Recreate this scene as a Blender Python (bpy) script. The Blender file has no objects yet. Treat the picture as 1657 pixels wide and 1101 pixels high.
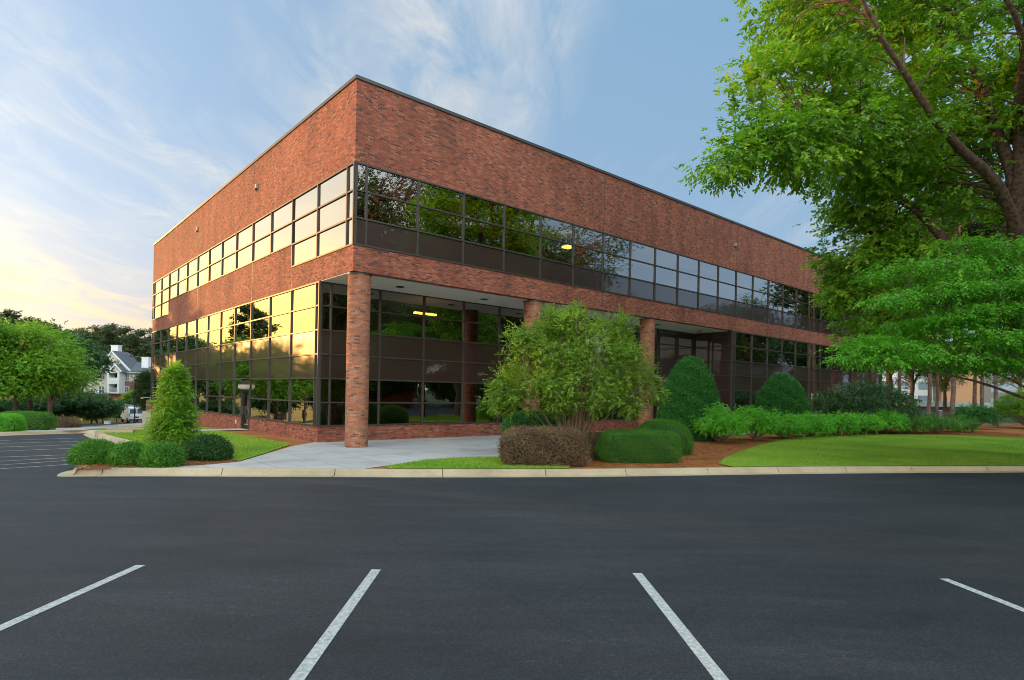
import bpy, bmesh, math, random
import numpy as np
from mathutils import Vector
R_ = math.radians
SC = bpy.context.scene
COL = SC.collection
# ------------------------------------------------------------------ camera, sky, sun, exposure
F_PX, CX, CY, ROLL, EYE = 979.0, 828.5, 636.0, R_(1.1), 2.2325
cam = bpy.data.cameras.new('camera'); cam.sensor_width = 36; cam.lens = 36*F_PX/1657
cam.shift_y = (CY-550.5)/1657; cam.clip_end = 3000; cam.clip_start = .05
co = bpy.data.objects.new('camera', cam); COL.objects.link(co)
co.location = (0, 0, EYE); co.rotation_euler = (R_(90), -ROLL, 0)
SC.camera = co
SUN_AZ, SUN_EL = -66.0, 4.8          # degrees clockwise from +Y, elevation
SC.view_settings.view_transform = 'Standard'; SC.view_settings.look = 'None'
SC.cycles.filter_width = .95; SC.view_settings.gamma = 1; SC.view_settings.exposure = 1.74
world = bpy.data.worlds.new('World'); SC.world = world; world.use_nodes = True
def build_world():
    nt = world.node_tree; nt.nodes.clear(); N = nt.nodes.new; L = nt.links.new
    out = N('ShaderNodeOutputWorld'); bg = N('ShaderNodeBackground'); bg.inputs[1].default_value = .15
    sky = N('ShaderNodeTexSky'); sky.sky_type = 'NISHITA'; sky.sun_disc = False
    sky.sun_elevation = R_(SUN_EL); sky.sun_rotation = R_(SUN_AZ)
    sky.altitude = 100; sky.air_density = 1.0; sky.dust_density = 1.6; sky.ozone_density = 1.6
    geo = N('ShaderNodeNewGeometry'); sep = N('ShaderNodeSeparateXYZ'); L(geo.outputs['Incoming'], sep.inputs[0])
    def M(op, a, b=None, c=None):
        m = N('ShaderNodeMath'); m.operation = op
        for i, v in enumerate((a, b, c)):
            if v is None: continue
            if isinstance(v, (int, float)): m.inputs[i].default_value = v
            else: L(v, m.inputs[i])
        return m.outputs[0]
    z = M('MULTIPLY', sep.outputs[2], -1.0); zc = M('MAXIMUM', z, .0)
    inv = M('DIVIDE', 1.0, M('ADD', zc, .12))
    x = M('MULTIPLY', M('MULTIPLY', sep.outputs[0], -1.0), inv); y = M('MULTIPLY', M('MULTIPLY', sep.outputs[1], -1.0), inv)
    cv = N('ShaderNodeCombineXYZ'); L(x, cv.inputs[0]); L(y, cv.inputs[1])
    mp = N('ShaderNodeMapping'); mp.inputs['Rotation'].default_value = (0, 0, R_(28)); mp.inputs['Scale'].default_value = (1.15, .42, 1); mp.inputs['Location'].default_value = (3.1, 1.4, 0)
    L(cv.outputs[0], mp.inputs[0])
    n1 = N('ShaderNodeTexNoise'); n1.inputs['Scale'].default_value = 1.25; n1.inputs['Detail'].default_value = 9; n1.inputs['Roughness'].default_value = .56; n1.inputs['Distortion'].default_value = .55
    L(mp.outputs[0], n1.inputs['Vector'])
    n3 = N('ShaderNodeTexNoise'); n3.inputs['Scale'].default_value = 3.6; n3.inputs['Detail'].default_value = 11; n3.inputs['Roughness'].default_value = .64; n3.inputs['Distortion'].default_value = .9
    mp3 = N('ShaderNodeMapping'); mp3.inputs['Rotation'].default_value = (0, 0, R_(-34)); mp3.inputs['Scale'].default_value = (1.3, .55, 1); L(cv.outputs[0], mp3.inputs[0]); L(mp3.outputs[0], n3.inputs['Vector'])
    r3 = N('ShaderNodeMapRange'); r3.inputs[1].default_value = .40; r3.inputs[2].default_value = .68; r3.inputs[3].default_value = .12; r3.inputs[4].default_value = 1.4; L(n3.outputs[0], r3.inputs[0])
    r1 = N('ShaderNodeMapRange'); r1.inputs[1].default_value = .44; r1.inputs[2].default_value = .66; L(n1.outputs[0], r1.inputs[0])
    n2 = N('ShaderNodeTexNoise'); n2.inputs['Scale'].default_value = .42; n2.inputs['Detail'].default_value = 3; L(mp.outputs[0], n2.inputs['Vector'])
    r2 = N('ShaderNodeMapRange'); r2.inputs[1].default_value = .36; r2.inputs[2].default_value = .62; L(n2.outputs[0], r2.inputs[0])
    # sunward factor
    sd = Vector((math.sin(R_(SUN_AZ))*math.cos(R_(SUN_EL)), math.cos(R_(SUN_AZ))*math.cos(R_(SUN_EL)), math.sin(R_(SUN_EL))))
    dot = N('ShaderNodeVectorMath'); dot.operation = 'DOT_PRODUCT'; L(geo.outputs['Incoming'], dot.inputs[0]); dot.inputs[1].default_value = -sd
    sw = N('ShaderNodeMapRange'); sw.inputs[1].default_value = -.1; sw.inputs[2].default_value = 1.0; L(dot.outputs['Value'], sw.inputs[0])
    swp = M('POWER', sw.outputs[0], 1.6)
    elev = N('ShaderNodeMapRange'); elev.inputs[1].default_value = .05; elev.inputs[2].default_value = .24; L(zc, elev.inputs[0])
    # cloud colour: warm low towards the sun, pale blue white elsewhere
    cw = N('ShaderNodeMix'); cw.data_type = 'RGBA'; cw.inputs[6].default_value = (1.88, 1.30, .62, 1); cw.inputs[7].default_value = (1.72, 1.64, 1.42, 1); L(elev.outputs[0], cw.inputs[0])
    cc = N('ShaderNodeMix'); cc.data_type = 'RGBA'; cc.inputs[6].default_value = (1.22, 1.36, 1.55, 1); L(swp, cc.inputs[0]); L(cw.outputs[2], cc.inputs[7])
    cov = M('MULTIPLY', M('MULTIPLY', r1.outputs[0], r3.outputs[0]), M('ADD', M('MULTIPLY', r2.outputs[0], .72), .20))
    el2 = N('ShaderNodeMapRange'); el2.interpolation_type = 'SMOOTHSTEP'; el2.inputs[1].default_value = .02; el2.inputs[2].default_value = .40; el2.inputs[3].default_value = 1.0; el2.inputs[4].default_value = 0.0; L(zc, el2.inputs[0])
    cov = M('MINIMUM', M('ADD', cov, M('MULTIPLY', M('MULTIPLY', el2.outputs[0], M('ADD', M('MULTIPLY', r3.outputs[0], .5), .5)), swp)), .95)
    # thin veil everywhere
    cov = M('MINIMUM', M('ADD', cov, .05), .95)
    gain = N('ShaderNodeMix'); gain.data_type = 'RGBA'; gain.blend_type = 'MULTIPLY'; gain.clamp_result = False; gain.inputs[0].default_value = 1; gain.inputs[7].default_value = (2.45, 5.4, 7.6, 1)
    den = N('ShaderNodeVectorMath'); den.operation = 'MULTIPLY_ADD'; L(sky.outputs[0], den.inputs[0]); den.inputs[1].default_value = (3.0, 5.0, 5.0); den.inputs[2].default_value = (1, 1, 1)
    dv = N('ShaderNodeVectorMath'); dv.operation = 'DIVIDE'; L(sky.outputs[0], dv.inputs[0]); L(den.outputs[0], dv.inputs[1]); L(dv.outputs[0], gain.inputs[6])
    mx = N('ShaderNodeMix'); mx.data_type = 'RGBA'; L(cov, mx.inputs[0]); L(gain.outputs[2], mx.inputs[6]); L(cc.outputs[2], mx.inputs[7])
    br = M('ADD', M('MULTIPLY', M('POWER', M('MAXIMUM', dot.outputs['Value'], 0.0), 6.0), .75), 1.0)
    bs = N('ShaderNodeVectorMath'); bs.operation = 'SCALE'; L(mx.outputs[2], bs.inputs[0]); L(br, bs.inputs['Scale'])
    gp = M('MULTIPLY', M('POWER', M('MAXIMUM', dot.outputs['Value'], 0.0), 20.0), M('SUBTRACT', 1.0, M('MULTIPLY', elev.outputs[0], .72)))
    gl = N('ShaderNodeMix'); gl.data_type = 'RGBA'; L(M('MINIMUM', M('MULTIPLY', gp, 1.15), .96), gl.inputs[0]); L(bs.outputs[0], gl.inputs[6]); gl.inputs[7].default_value = (7.8, 5.2, 1.0, 1)
    # added gain on unseen sky overhead and behind the camera, for fill light
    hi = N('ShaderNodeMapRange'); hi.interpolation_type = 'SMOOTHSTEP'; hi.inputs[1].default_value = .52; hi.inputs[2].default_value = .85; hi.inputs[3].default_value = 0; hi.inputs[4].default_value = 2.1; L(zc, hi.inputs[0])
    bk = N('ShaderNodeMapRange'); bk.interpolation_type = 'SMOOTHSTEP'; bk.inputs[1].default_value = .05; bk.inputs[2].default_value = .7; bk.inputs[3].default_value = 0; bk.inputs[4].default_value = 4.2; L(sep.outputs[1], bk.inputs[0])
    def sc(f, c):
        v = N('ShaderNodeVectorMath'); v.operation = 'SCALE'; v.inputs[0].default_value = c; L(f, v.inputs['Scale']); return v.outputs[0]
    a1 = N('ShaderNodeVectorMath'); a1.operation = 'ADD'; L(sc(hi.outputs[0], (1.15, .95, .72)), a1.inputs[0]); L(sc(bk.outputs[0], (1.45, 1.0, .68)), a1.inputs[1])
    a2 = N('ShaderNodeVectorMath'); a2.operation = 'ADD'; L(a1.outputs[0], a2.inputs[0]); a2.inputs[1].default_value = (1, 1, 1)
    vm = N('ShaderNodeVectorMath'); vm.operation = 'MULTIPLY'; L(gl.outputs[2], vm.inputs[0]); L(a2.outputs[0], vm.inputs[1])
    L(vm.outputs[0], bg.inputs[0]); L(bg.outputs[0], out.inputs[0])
build_world()
sun = bpy.data.lights.new('sun', 'SUN'); sun.energy = 2.0; sun.angle = R_(.5); sun.color = (.70, .34, .10)
so = bpy.data.objects.new('sun', sun); COL.objects.link(so)
_sd = Vector((math.sin(R_(SUN_AZ))*math.cos(R_(SUN_EL)), math.cos(R_(SUN_AZ))*math.cos(R_(SUN_EL)), math.sin(R_(SUN_EL))))
so.rotation_euler = _sd.to_track_quat('Z', 'Y').to_euler()

# ------------------------------------------------------------------ frames of reference
rng = np.random.default_rng(7); random.seed(7)
AR = R_(40.9); BX, BY = -6.131, 23.0065           # the office's near corner and heading
DR = (math.cos(AR), math.sin(AR)); DL = (-math.sin(AR), math.cos(AR))
def bw(t, s): return (BX+DR[0]*t+DL[0]*s, BY+DR[1]*t+DL[1]*s)   # along the front, into the building
def wb(x, y):
    return ((x-BX)*DR[0]+(y-BY)*DR[1], (x-BX)*DL[0]+(y-BY)*DL[1])
def zt(x, y):                                     # terrain height (falls away behind to the left)
    s = (x-BX)*DL[0]+(y-BY)*DL[1]
    d = np.maximum(0, s-12.0)
    d = np.where(d < 4, d*d/8, d-2)
    return -np.minimum(.046*d, 4.6)
def dero(px, py):
    u, v = px-CX, CY-py
    return (u*math.cos(ROLL)-v*math.sin(ROLL), u*math.sin(ROLL)+v*math.cos(ROLL))
def at(px, py, Y):
    u, v = dero(px, py); return Vector((u*Y/F_PX, Y, EYE+v*Y/F_PX))
def G(px, py, dz=0.0):                            # where a sight line meets the terrain
    u, v = dero(px, py); Y = 4.0
    prev = None
    while Y < 400:
        h = EYE+v*Y/F_PX-(float(zt(u*Y/F_PX, Y))+dz)
        if h <= 0: break
        Y *= 1.004
    return (u*Y/F_PX, Y)

# ------------------------------------------------------------------ object helpers
def tag(o, label=None, cat=None, group=None, kind=None):
    if label: o['label'] = label
    if cat: o['category'] = cat
    if group: o['group'] = group
    if kind: o['kind'] = kind
    return o
def empty(name, loc=(0, 0, 0), rz=0, **kw):
    o = bpy.data.objects.new(name, None); o.empty_display_size = .3; COL.objects.link(o)
    o.location = loc; o.rotation_euler = (0, 0, rz); return tag(o, **kw)
def link(name, me, parent=None, loc=None, rz=0):
    o = bpy.data.objects.new(name, me); COL.objects.link(o)
    if parent is not None: o.parent = parent
    if loc is not None: o.location = loc
    if rz: o.rotation_euler = (0, 0, rz)
    return o
def copy_tree(o, parent=None):
    c = o.copy(); COL.objects.link(c)
    if parent is not None: c.parent = parent
    for ch in list(o.children): copy_tree(ch, c)
    return c
def quads(name, V, F, mats, tone=None, parent=None, smooth=False, midx=None):
    V = np.asarray(V, np.float32); F = np.asarray(F, np.int32)
    me = bpy.data.meshes.new(name)
    me.vertices.add(len(V)); me.vertices.foreach_set('co', V.ravel())
    k = F.shape[1]
    me.loops.add(F.size); me.loops.foreach_set('vertex_index', F.ravel())
    me.polygons.add(len(F)); me.polygons.foreach_set('loop_start', np.arange(0, F.size, k, dtype=np.int32))
    me.polygons.foreach_set('loop_total', np.full(len(F), k, np.int32))
    if midx is not None: me.polygons.foreach_set('material_index', np.asarray(midx, np.int32))
    me.polygons.foreach_set('use_smooth', np.full(len(F), smooth, bool))
    me.update(calc_edges=True)
    if tone is not None:
        a = me.attributes.new('tone', 'FLOAT', 'FACE'); a.data.foreach_set('value', np.asarray(tone, np.float32))
    for m in (mats if isinstance(mats, (list, tuple)) else [mats]): me.materials.append(m)
    return link(name, me, parent)
class MB:
    def __init__(s): s.v = []; s.f = []; s.m = []; s.uv = []; s.sm = []
    def face(s, pts, mat=0, uv=None, smooth=False):
        b = len(s.v); s.v += [tuple(p) for p in pts]; s.f.append(tuple(range(b, b+len(pts)))); s.m.append(mat); s.sm.append(smooth)
        if uv is None:
            a, c, d = Vector(pts[0]), Vector(pts[1]), Vector(pts[2]); n = (c-a).cross(d-a)
            ax = max(range(3), key=lambda i: abs(n[i]))
            uv = [((p[1], p[2]) if ax == 0 else (p[0], p[2]) if ax == 1 else (p[0], p[1])) for p in pts]
        s.uv.append(uv)
    def box(s, x0, x1, y0, y1, z0, z1, mat=0):
        if x0 > x1: x0, x1 = x1, x0
        if y0 > y1: y0, y1 = y1, y0
        if z0 > z1: z0, z1 = z1, z0
        p = [(x0,y0,z0),(x1,y0,z0),(x1,y1,z0),(x0,y1,z0),(x0,y0,z1),(x1,y0,z1),(x1,y1,z1),(x0,y1,z1)]
        for q in ((0,3,2,1),(4,5,6,7),(0,1,5,4),(1,2,6,5),(2,3,7,6),(3,0,4,7)): s.face([p[i] for i in q], mat)
        return s
    def prism(s, prof, y0, y1, mat=0, axis='y'):       # profile in (x,z) swept along y
        n = len(prof)
        P = (lambda a, b, c: (a, c, b)) if axis == 'y' else (lambda a, b, c: (c, a, b))
        s.face([P(a, b, y0) for a, b in prof], mat); s.face([P(a, b, y1) for a, b in reversed(prof)], mat)
        for i in range(n):
            a, b = prof[i], prof[(i+1) % n]
            s.face([P(a[0], a[1], y0), P(a[0], a[1], y1), P(b[0], b[1], y1), P(b[0], b[1], y0)], mat)
        return s
    def cyl(s, x, y, z0, z1, r0, r1=None, n=16, mat=0, cap=True):
        r1 = r0 if r1 is None else r1
        for i in range(n):
            a, b = 2*math.pi*i/n, 2*math.pi*(i+1)/n
            s.face([(x+r0*math.cos(a), y+r0*math.sin(a), z0), (x+r0*math.cos(b), y+r0*math.sin(b), z0), (x+r1*math.cos(b), y+r1*math.sin(b), z1), (x+r1*math.cos(a), y+r1*math.sin(a), z1)], mat, [(a*r0, z0), (b*r0, z0), (b*r0, z1), (a*r0, z1)], True)
        if cap:
            for z, r, rev in ((z0, r0, 1), (z1, r1, 0)):
                ring = [(x+r*math.cos(2*math.pi*i/n), y+r*math.sin(2*math.pi*i/n), z) for i in range(n)]
                s.face(ring[::-1] if rev else ring, mat)
        return s
    def build(s, name, mats, parent=None, loc=None, rz=0):
        me = bpy.data.meshes.new(name); me.from_pydata(s.v, [], s.f)
        uvl = me.uv_layers.new(name='UVMap')
        uvl.data.foreach_set('uv', [c for f in s.uv for p in f for c in p])
        for m in (mats if isinstance(mats, (list, tuple)) else [mats]): me.materials.append(m)
        me.polygons.foreach_set('material_index', s.m); me.polygons.foreach_set('use_smooth', s.sm)
        me.update(); return link(name, me, parent, loc, rz)
def tubes(chains, n=7):                                # chains: [(points, radii)] -> V, F
    V, F = [], []; b = 0
    ang = np.linspace(0, 2*np.pi, n, endpoint=False)
    for pts, rad in chains:
        P = np.array([tuple(p) for p in pts], float); k = len(P)
        T = np.gradient(P, axis=0); T /= np.linalg.norm(T, axis=1)[:, None]+1e-9
        ref = np.array([0, 0, 1.0]) if abs(T[0][2]) < .8 else np.array([1.0, 0, 0])
        A = np.cross(T, ref); A /= np.linalg.norm(A, axis=1)[:, None]+1e-9; B = np.cross(T, A)
        r = np.asarray(rad, float)[:, None, None]
        ring = P[:, None]+r*(np.cos(ang)[None, :, None]*A[:, None]+np.sin(ang)[None, :, None]*B[:, None])
        V.append(ring.reshape(-1, 3))
        i = np.arange(k-1)[:, None]*n; j = np.arange(n)[None]; j2 = (j+1) % n
        F.append((np.stack([i+j, i+j2, i+n+j2, i+n+j], -1).reshape(-1, 4))+b); b += k*n
    return np.concatenate(V), np.concatenate(F)
# ------------------------------------------------------------------ materials
def mat(name):
    m = bpy.data.materials.new(name); m.use_nodes = True; nt = m.node_tree; nt.nodes.clear()
    out = nt.nodes.new('ShaderNodeOutputMaterial'); return m, nt, nt.nodes.new, nt.links.new, out
def pbsdf(N, **kw):
    p = N('ShaderNodeBsdfPrincipled')
    for k, v in kw.items(): p.inputs[k.replace('_', ' ')].default_value = v
    return p
def rgba(c): return (c[0], c[1], c[2], 1)
def ramp(N, stops):
    r = N('ShaderNodeValToRGB'); e = r.color_ramp.elements
    while len(e) < len(stops): e.new(.5)
    for q, (p, c) in zip(e, stops): q.position = p; q.color = rgba(c)
    return r
def plain(name, c, rough=.6, metal=0, var=.12, scale=3., bump=0.0, c2=None, emit=None, coords='Object', detail=5):
    m, nt, N, L, out = mat(name); p = pbsdf(N, Roughness=rough, Metallic=metal)
    tc = N('ShaderNodeTexCoord'); n = N('ShaderNodeTexNoise'); n.inputs['Scale'].default_value = scale; n.inputs['Detail'].default_value = detail; n.inputs['Roughness'].default_value = .6
    L(tc.outputs[coords], n.inputs['Vector'])
    lo = tuple(x*(1-var) for x in c); hi = c2 or tuple(min(1, x*(1+var)) for x in c)
    r = ramp(N, [(.3, lo), (.7, hi)]); L(n.outputs[0], r.inputs[0]); L(r.outputs[0], p.inputs['Base Color'])
    if bump:
        b = N('ShaderNodeBump'); b.inputs['Strength'].default_value = bump; b.inputs['Distance'].default_value = .02; L(n.outputs[0], b.inputs['Height']); L(b.outputs[0], p.inputs['Normal'])
    if emit: p.inputs['Emission Color'].default_value = rgba(emit[0]); p.inputs['Emission Strength'].default_value = emit[1]
    L(p.outputs[0], out.inputs[0]); return m
def brick(name, pal, mortar=(.30,.185,.135), stain=.28, relief=.6):
    m, nt, N, L, out = mat(name); uv = N('ShaderNodeUVMap'); uv.uv_map = 'UVMap'
    bt = N('ShaderNodeTexBrick'); bt.inputs['Color1'].default_value = (0,0,0,1); bt.inputs['Color2'].default_value = (1,1,1,1); bt.inputs['Mortar'].default_value = (.5,.5,.5,1)
    bt.inputs['Scale'].default_value = 1; bt.inputs['Brick Width'].default_value = .203; bt.inputs['Row Height'].default_value = .0677; bt.inputs['Mortar Size'].default_value = .0055; bt.inputs['Mortar Smooth'].default_value = .2; bt.inputs['Bias'].default_value = 0
    L(uv.outputs[0], bt.inputs['Vector'])
    r = ramp(N, pal); r.color_ramp.interpolation = 'LINEAR'; sx = N('ShaderNodeSeparateXYZ'); L(uv.outputs[0], sx.inputs[0])
    def MM(op, a, b):
        q = N('ShaderNodeMath'); q.operation = op
        for i_, v_ in enumerate((a, b)):
            if v_ is None: continue
            if isinstance(v_, (int, float)): q.inputs[i_].default_value = v_
            else: L(v_, q.inputs[i_])
        return q.outputs[0]
    row = MM('FLOOR', MM('DIVIDE', sx.outputs[1], .0677), None); par = MM('MULTIPLY', MM('MODULO', MM('ABSOLUTE', row, None), 2.0), .5)
    colm = MM('FLOOR', MM('ADD', MM('DIVIDE', sx.outputs[0], .203), par), None); cw_ = N('ShaderNodeCombineXYZ'); L(colm, cw_.inputs[0]); L(row, cw_.inputs[1])
    wnz = N('ShaderNodeTexWhiteNoise'); wnz.noise_dimensions = '2D'; L(cw_.outputs[0], wnz.inputs['Vector']); bcol = wnz.outputs['Value']; L(bcol, r.inputs[0])
    mm = N('ShaderNodeMix'); mm.data_type = 'RGBA'; L(bt.outputs['Fac'], mm.inputs[0]); L(r.outputs[0], mm.inputs[6]); mm.inputs[7].default_value = rgba(mortar)
    # weathering: streaks running down and soft blotches
    mp = N('ShaderNodeMapping'); mp.inputs['Scale'].default_value = (.9, .16, 1); L(uv.outputs[0], mp.inputs[0])
    ns = N('ShaderNodeTexNoise'); ns.inputs['Scale'].default_value = 1.1; ns.inputs['Detail'].default_value = 7; ns.inputs['Roughness'].default_value = .62; L(mp.outputs[0], ns.inputs['Vector'])
    rs = ramp(N, [(.36, (1-stain,)*3), (.56, (1,1,1)), (.75, (1.0,)*3)]); L(ns.outputs[0], rs.inputs[0])
    nb = N('ShaderNodeTexNoise'); nb.inputs['Scale'].default_value = .35; nb.inputs['Detail'].default_value = 6; L(uv.outputs[0], nb.inputs['Vector'])
    rb = ramp(N, [(.3, (.80,.78,.78)), (.7, (1.0,1.0,1.0))]); L(nb.outputs[0], rb.inputs[0])
    m1 = N('ShaderNodeMix'); m1.data_type = 'RGBA'; m1.blend_type = 'MULTIPLY'; m1.inputs[0].default_value = 1; L(mm.outputs[2], m1.inputs[6]); L(rs.outputs[0], m1.inputs[7])
    m2 = N('ShaderNodeMix'); m2.data_type = 'RGBA'; m2.blend_type = 'MULTIPLY'; m2.inputs[0].default_value = 1; L(m1.outputs[2], m2.inputs[6]); L(rb.outputs[0], m2.inputs[7])
    p = pbsdf(N, Roughness=.85); L(m2.outputs[2], p.inputs['Base Color'])
    nf = N('ShaderNodeTexNoise'); nf.inputs['Scale'].default_value = 14; nf.inputs['Detail'].default_value = 4; L(uv.outputs[0], nf.inputs['Vector'])
    hm = N('ShaderNodeMath'); hm.operation = 'MULTIPLY_ADD'; L(bt.outputs['Fac'], hm.inputs[0]); hm.inputs[1].default_value = -1.0
    ha = N('ShaderNodeMath'); ha.operation = 'MULTIPLY_ADD'; L(bcol, ha.inputs[0]); ha.inputs[1].default_value = .5; L(nf.outputs[0], ha.inputs[2]); L(ha.outputs[0], hm.inputs[2])
    b = N('ShaderNodeBump'); b.inputs['Strength'].default_value = relief; b.inputs['Distance'].default_value = .012; L(hm.outputs[0], b.inputs['Height']); L(b.outputs[0], p.inputs['Normal'])
    L(p.outputs[0], out.inputs[0]); return m
def leafmat(name, stops, trans=.35, rough=.45, tcol=None, spec=.35):
    m, nt, N, L, out = mat(name); a = N('ShaderNodeAttribute'); a.attribute_name = 'tone'
    r = ramp(N, stops); L(a.outputs['Fac'], r.inputs[0])
    p = pbsdf(N, Roughness=rough); p.inputs['Specular IOR Level'].default_value = spec; L(r.outputs[0], p.inputs['Base Color'])
    t = N('ShaderNodeBsdfTranslucent'); g = N('ShaderNodeMix'); g.data_type = 'RGBA'; g.blend_type = 'MULTIPLY'; g.inputs[0].default_value = 1; L(r.outputs[0], g.inputs[6]); g.inputs[7].default_value = rgba(tcol or (1.7, 1.55, .7)); L(g.outputs[2], t.inputs[0])
    mx = N('ShaderNodeMixShader'); mx.inputs[0].default_value = trans; L(p.outputs[0], mx.inputs[1]); L(t.outputs[0], mx.inputs[2]); L(mx.outputs[0], out.inputs[0]); return m
def glass(name, tint, base, gtint=(.97,.94,.9), wob=.0022):
    m, nt, N, L, out = mat(name); tc = N('ShaderNodeTexCoord'); n = N('ShaderNodeTexNoise'); n.inputs['Scale'].default_value = 1.1; n.inputs['Detail'].default_value = 2; L(tc.outputs['Object'], n.inputs['Vector'])
    b = N('ShaderNodeBump'); b.inputs['Strength'].default_value = 1; b.inputs['Distance'].default_value = wob; L(n.outputs[0], b.inputs['Height'])
    g = N('ShaderNodeBsdfAnisotropic') if False else N('ShaderNodeBsdfGlossy'); g.inputs['Roughness'].default_value = .008; g.inputs[0].default_value = rgba(gtint); L(b.outputs[0], g.inputs['Normal'])
    if tint is None: t = pbsdf(N, Roughness=.4); t.inputs['Base Color'].default_value = rgba(base[1])
    else: t = N('ShaderNodeBsdfTransparent'); t.inputs[0].default_value = rgba(tint)
    fr = N('ShaderNodeLayerWeight'); fr.inputs[0].default_value = .5
    pw = N('ShaderNodeMath'); pw.operation = 'POWER'; pw.inputs[1].default_value = 1.5; L(fr.outputs['Facing'], pw.inputs[0])
    ma = N('ShaderNodeMath'); ma.operation = 'MULTIPLY_ADD'; ma.inputs[1].default_value = base[-1] if tint is None else .74; ma.inputs[2].default_value = base[0]; L(pw.outputs[0], ma.inputs[0])
    mx = N('ShaderNodeMixShader'); L(ma.outputs[0], mx.inputs[0]); L(t.outputs[0], mx.inputs[1]); L(g.outputs[0], mx.inputs[2]); L(mx.outputs[0], out.inputs[0]); return m
PAL = [(0, (.11,.040,.032)), (.06, (.13,.045,.034)), (.12, (.27,.062,.032)), (.45, (.36,.082,.038)), (.8, (.43,.108,.050)), (1, (.52,.175,.095))]
PALC = [(0, (.14,.065,.045)), (.06, (.17,.075,.05)), (.12, (.35,.115,.055)), (.5, (.42,.145,.068)), (.8, (.48,.18,.088)), (1, (.54,.24,.13))]
M = {}
M['brick'] = brick('office_brick', PAL)
M['brick_column'] = brick('column_brick', PALC, stain=.15, relief=.5)
M['coping'] = plain('coping_metal', (.085,.082,.08), .45, .5, .2, 1.5)
M['soffit'] = plain('soffit_plaster', (.74,.71,.67), .9, 0, .05, .8)
M['mullion'] = plain('bronze_mullion', (.075,.062,.052), .5, .35, .12, 2)
M['glass'] = glass('tinted_glass', (.26,.20,.14), (.27,))
M['spandrel'] = glass('spandrel_glass', None, (.04, (.036,.015,.011), .40))
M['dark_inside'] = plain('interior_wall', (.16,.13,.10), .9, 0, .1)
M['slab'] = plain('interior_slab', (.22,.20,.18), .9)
M['blind'] = plain('blind_fabric', (.50,.42,.26), .9, 0, .1)
M['lit'] = plain('lit_panel', (.8,.6,.2), .5, emit=((1,.62,.10), 4.5))
M['black'] = plain('black_metal', (.012,.012,.013), .4, .2)
M['beige'] = plain('beige_metal', (.42,.36,.28), .6)
M['white'] = plain('white_paint', (.72,.72,.70), .45, 0, .05)
M['cream'] = plain('cream_siding', (.56,.50,.38), .8, 0, .05)
M['roofing'] = plain('grey_shingles', (.10,.105,.115), .9, 0, .2, 1.2)
M['aptbrick'] = plain('apartment_brick', (.26,.12,.08), .9, 0, .15, 2)
M['winglass'] = plain('window_glass', (.10,.13,.17), .15, 0, .3, .6)
M['bark'] = plain('tree_bark', (.045,.030,.022), .95, 0, .6, 7, 1.0, c2=(.20,.12,.075))
M['bark_pine'] = plain('pine_bark', (.16,.10,.07), .95, 0, .45, 3, .9, c2=(.30,.19,.13))
M['stem'] = plain('shrub_stem', (.20,.14,.085), .9, 0, .4, 6, .5)
M['rubber'] = plain('rubber', (.02,.02,.02), .9)
M['tan'] = plain('tan_panel', (.20,.18,.155), .8, 0, .06)
M['globe'] = plain('white_globe', (.80,.80,.78), .3, 0, .02)
M['fence'] = plain('galvanised_wire', (.22,.23,.22), .5, .6)
# foliage
M['leaf_big'] = leafmat('walnut_leaf', [(0, (.07,.17,.018)), (.5, (.165,.345,.026)), (.85, (.30,.48,.035)), (1, (.44,.52,.05))], .45, tcol=(1.5,1.5,.6))
M['leaf_dog'] = leafmat('dogwood_leaf', [(0, (.05,.20,.016)), (.5, (.11,.36,.024)), (1, (.23,.50,.045))], .40)
M['leaf_mid'] = leafmat('maple_leaf', [(0, (.065,.18,.014)), (.5, (.14,.32,.02)), (1, (.27,.43,.035))], .42)
M['leaf_shade'] = leafmat('oak_leaf', [(0, (.02,.055,.008)), (.6, (.045,.10,.012)), (1, (.09,.15,.02))], .3)
M['leaf_dark'] = leafmat('evergreen_leaf', [(0, (.018,.062,.012)), (.6, (.036,.105,.018)), (1, (.07,.165,.03))], .22, .4, spec=.4)
M['leaf_holly'] = leafmat('holly_leaf', [(0, (.014,.09,.012)), (.6, (.036,.18,.022)), (1, (.11,.36,.055))], .18, .42, spec=.35)
M['leaf_box'] = leafmat('boxwood_leaf', [(0, (.035,.13,.014)), (.6, (.08,.24,.02)), (1, (.17,.36,.04))], .3)
M['leaf_red'] = leafmat('fringe_leaf', [(0, (.10,.055,.042)), (.45, (.19,.11,.07)), (.7, (.24,.19,.075)), (1, (.38,.24,.11))], .3, tcol=(1.4,1.0,.8))
M['leaf_lime'] = leafmat('hydrangea_leaf', [(0, (.07,.27,.02)), (.5, (.125,.42,.026)), (1, (.22,.54,.05))], .42)
M['leaf_olive'] = leafmat('photinia_leaf', [(0, (.08,.13,.018)), (.45, (.15,.27,.028)), (.8, (.24,.38,.035)), (1, (.36,.47,.06))], .42)
M['leaf_pine'] = leafmat('pine_needles', [(0, (.022,.05,.014)), (.6, (.045,.085,.02)), (1, (.09,.13,.03))], .3)
M['grass'] = leafmat('grass_blade', [(0, (.10,.20,.014)), (.5, (.20,.34,.022)), (1, (.34,.41,.06))], .38)
M['straw'] = leafmat('pine_straw', [(0, (.16,.055,.022)), (.5, (.36,.135,.045)), (1, (.55,.25,.095))], .1)
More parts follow.
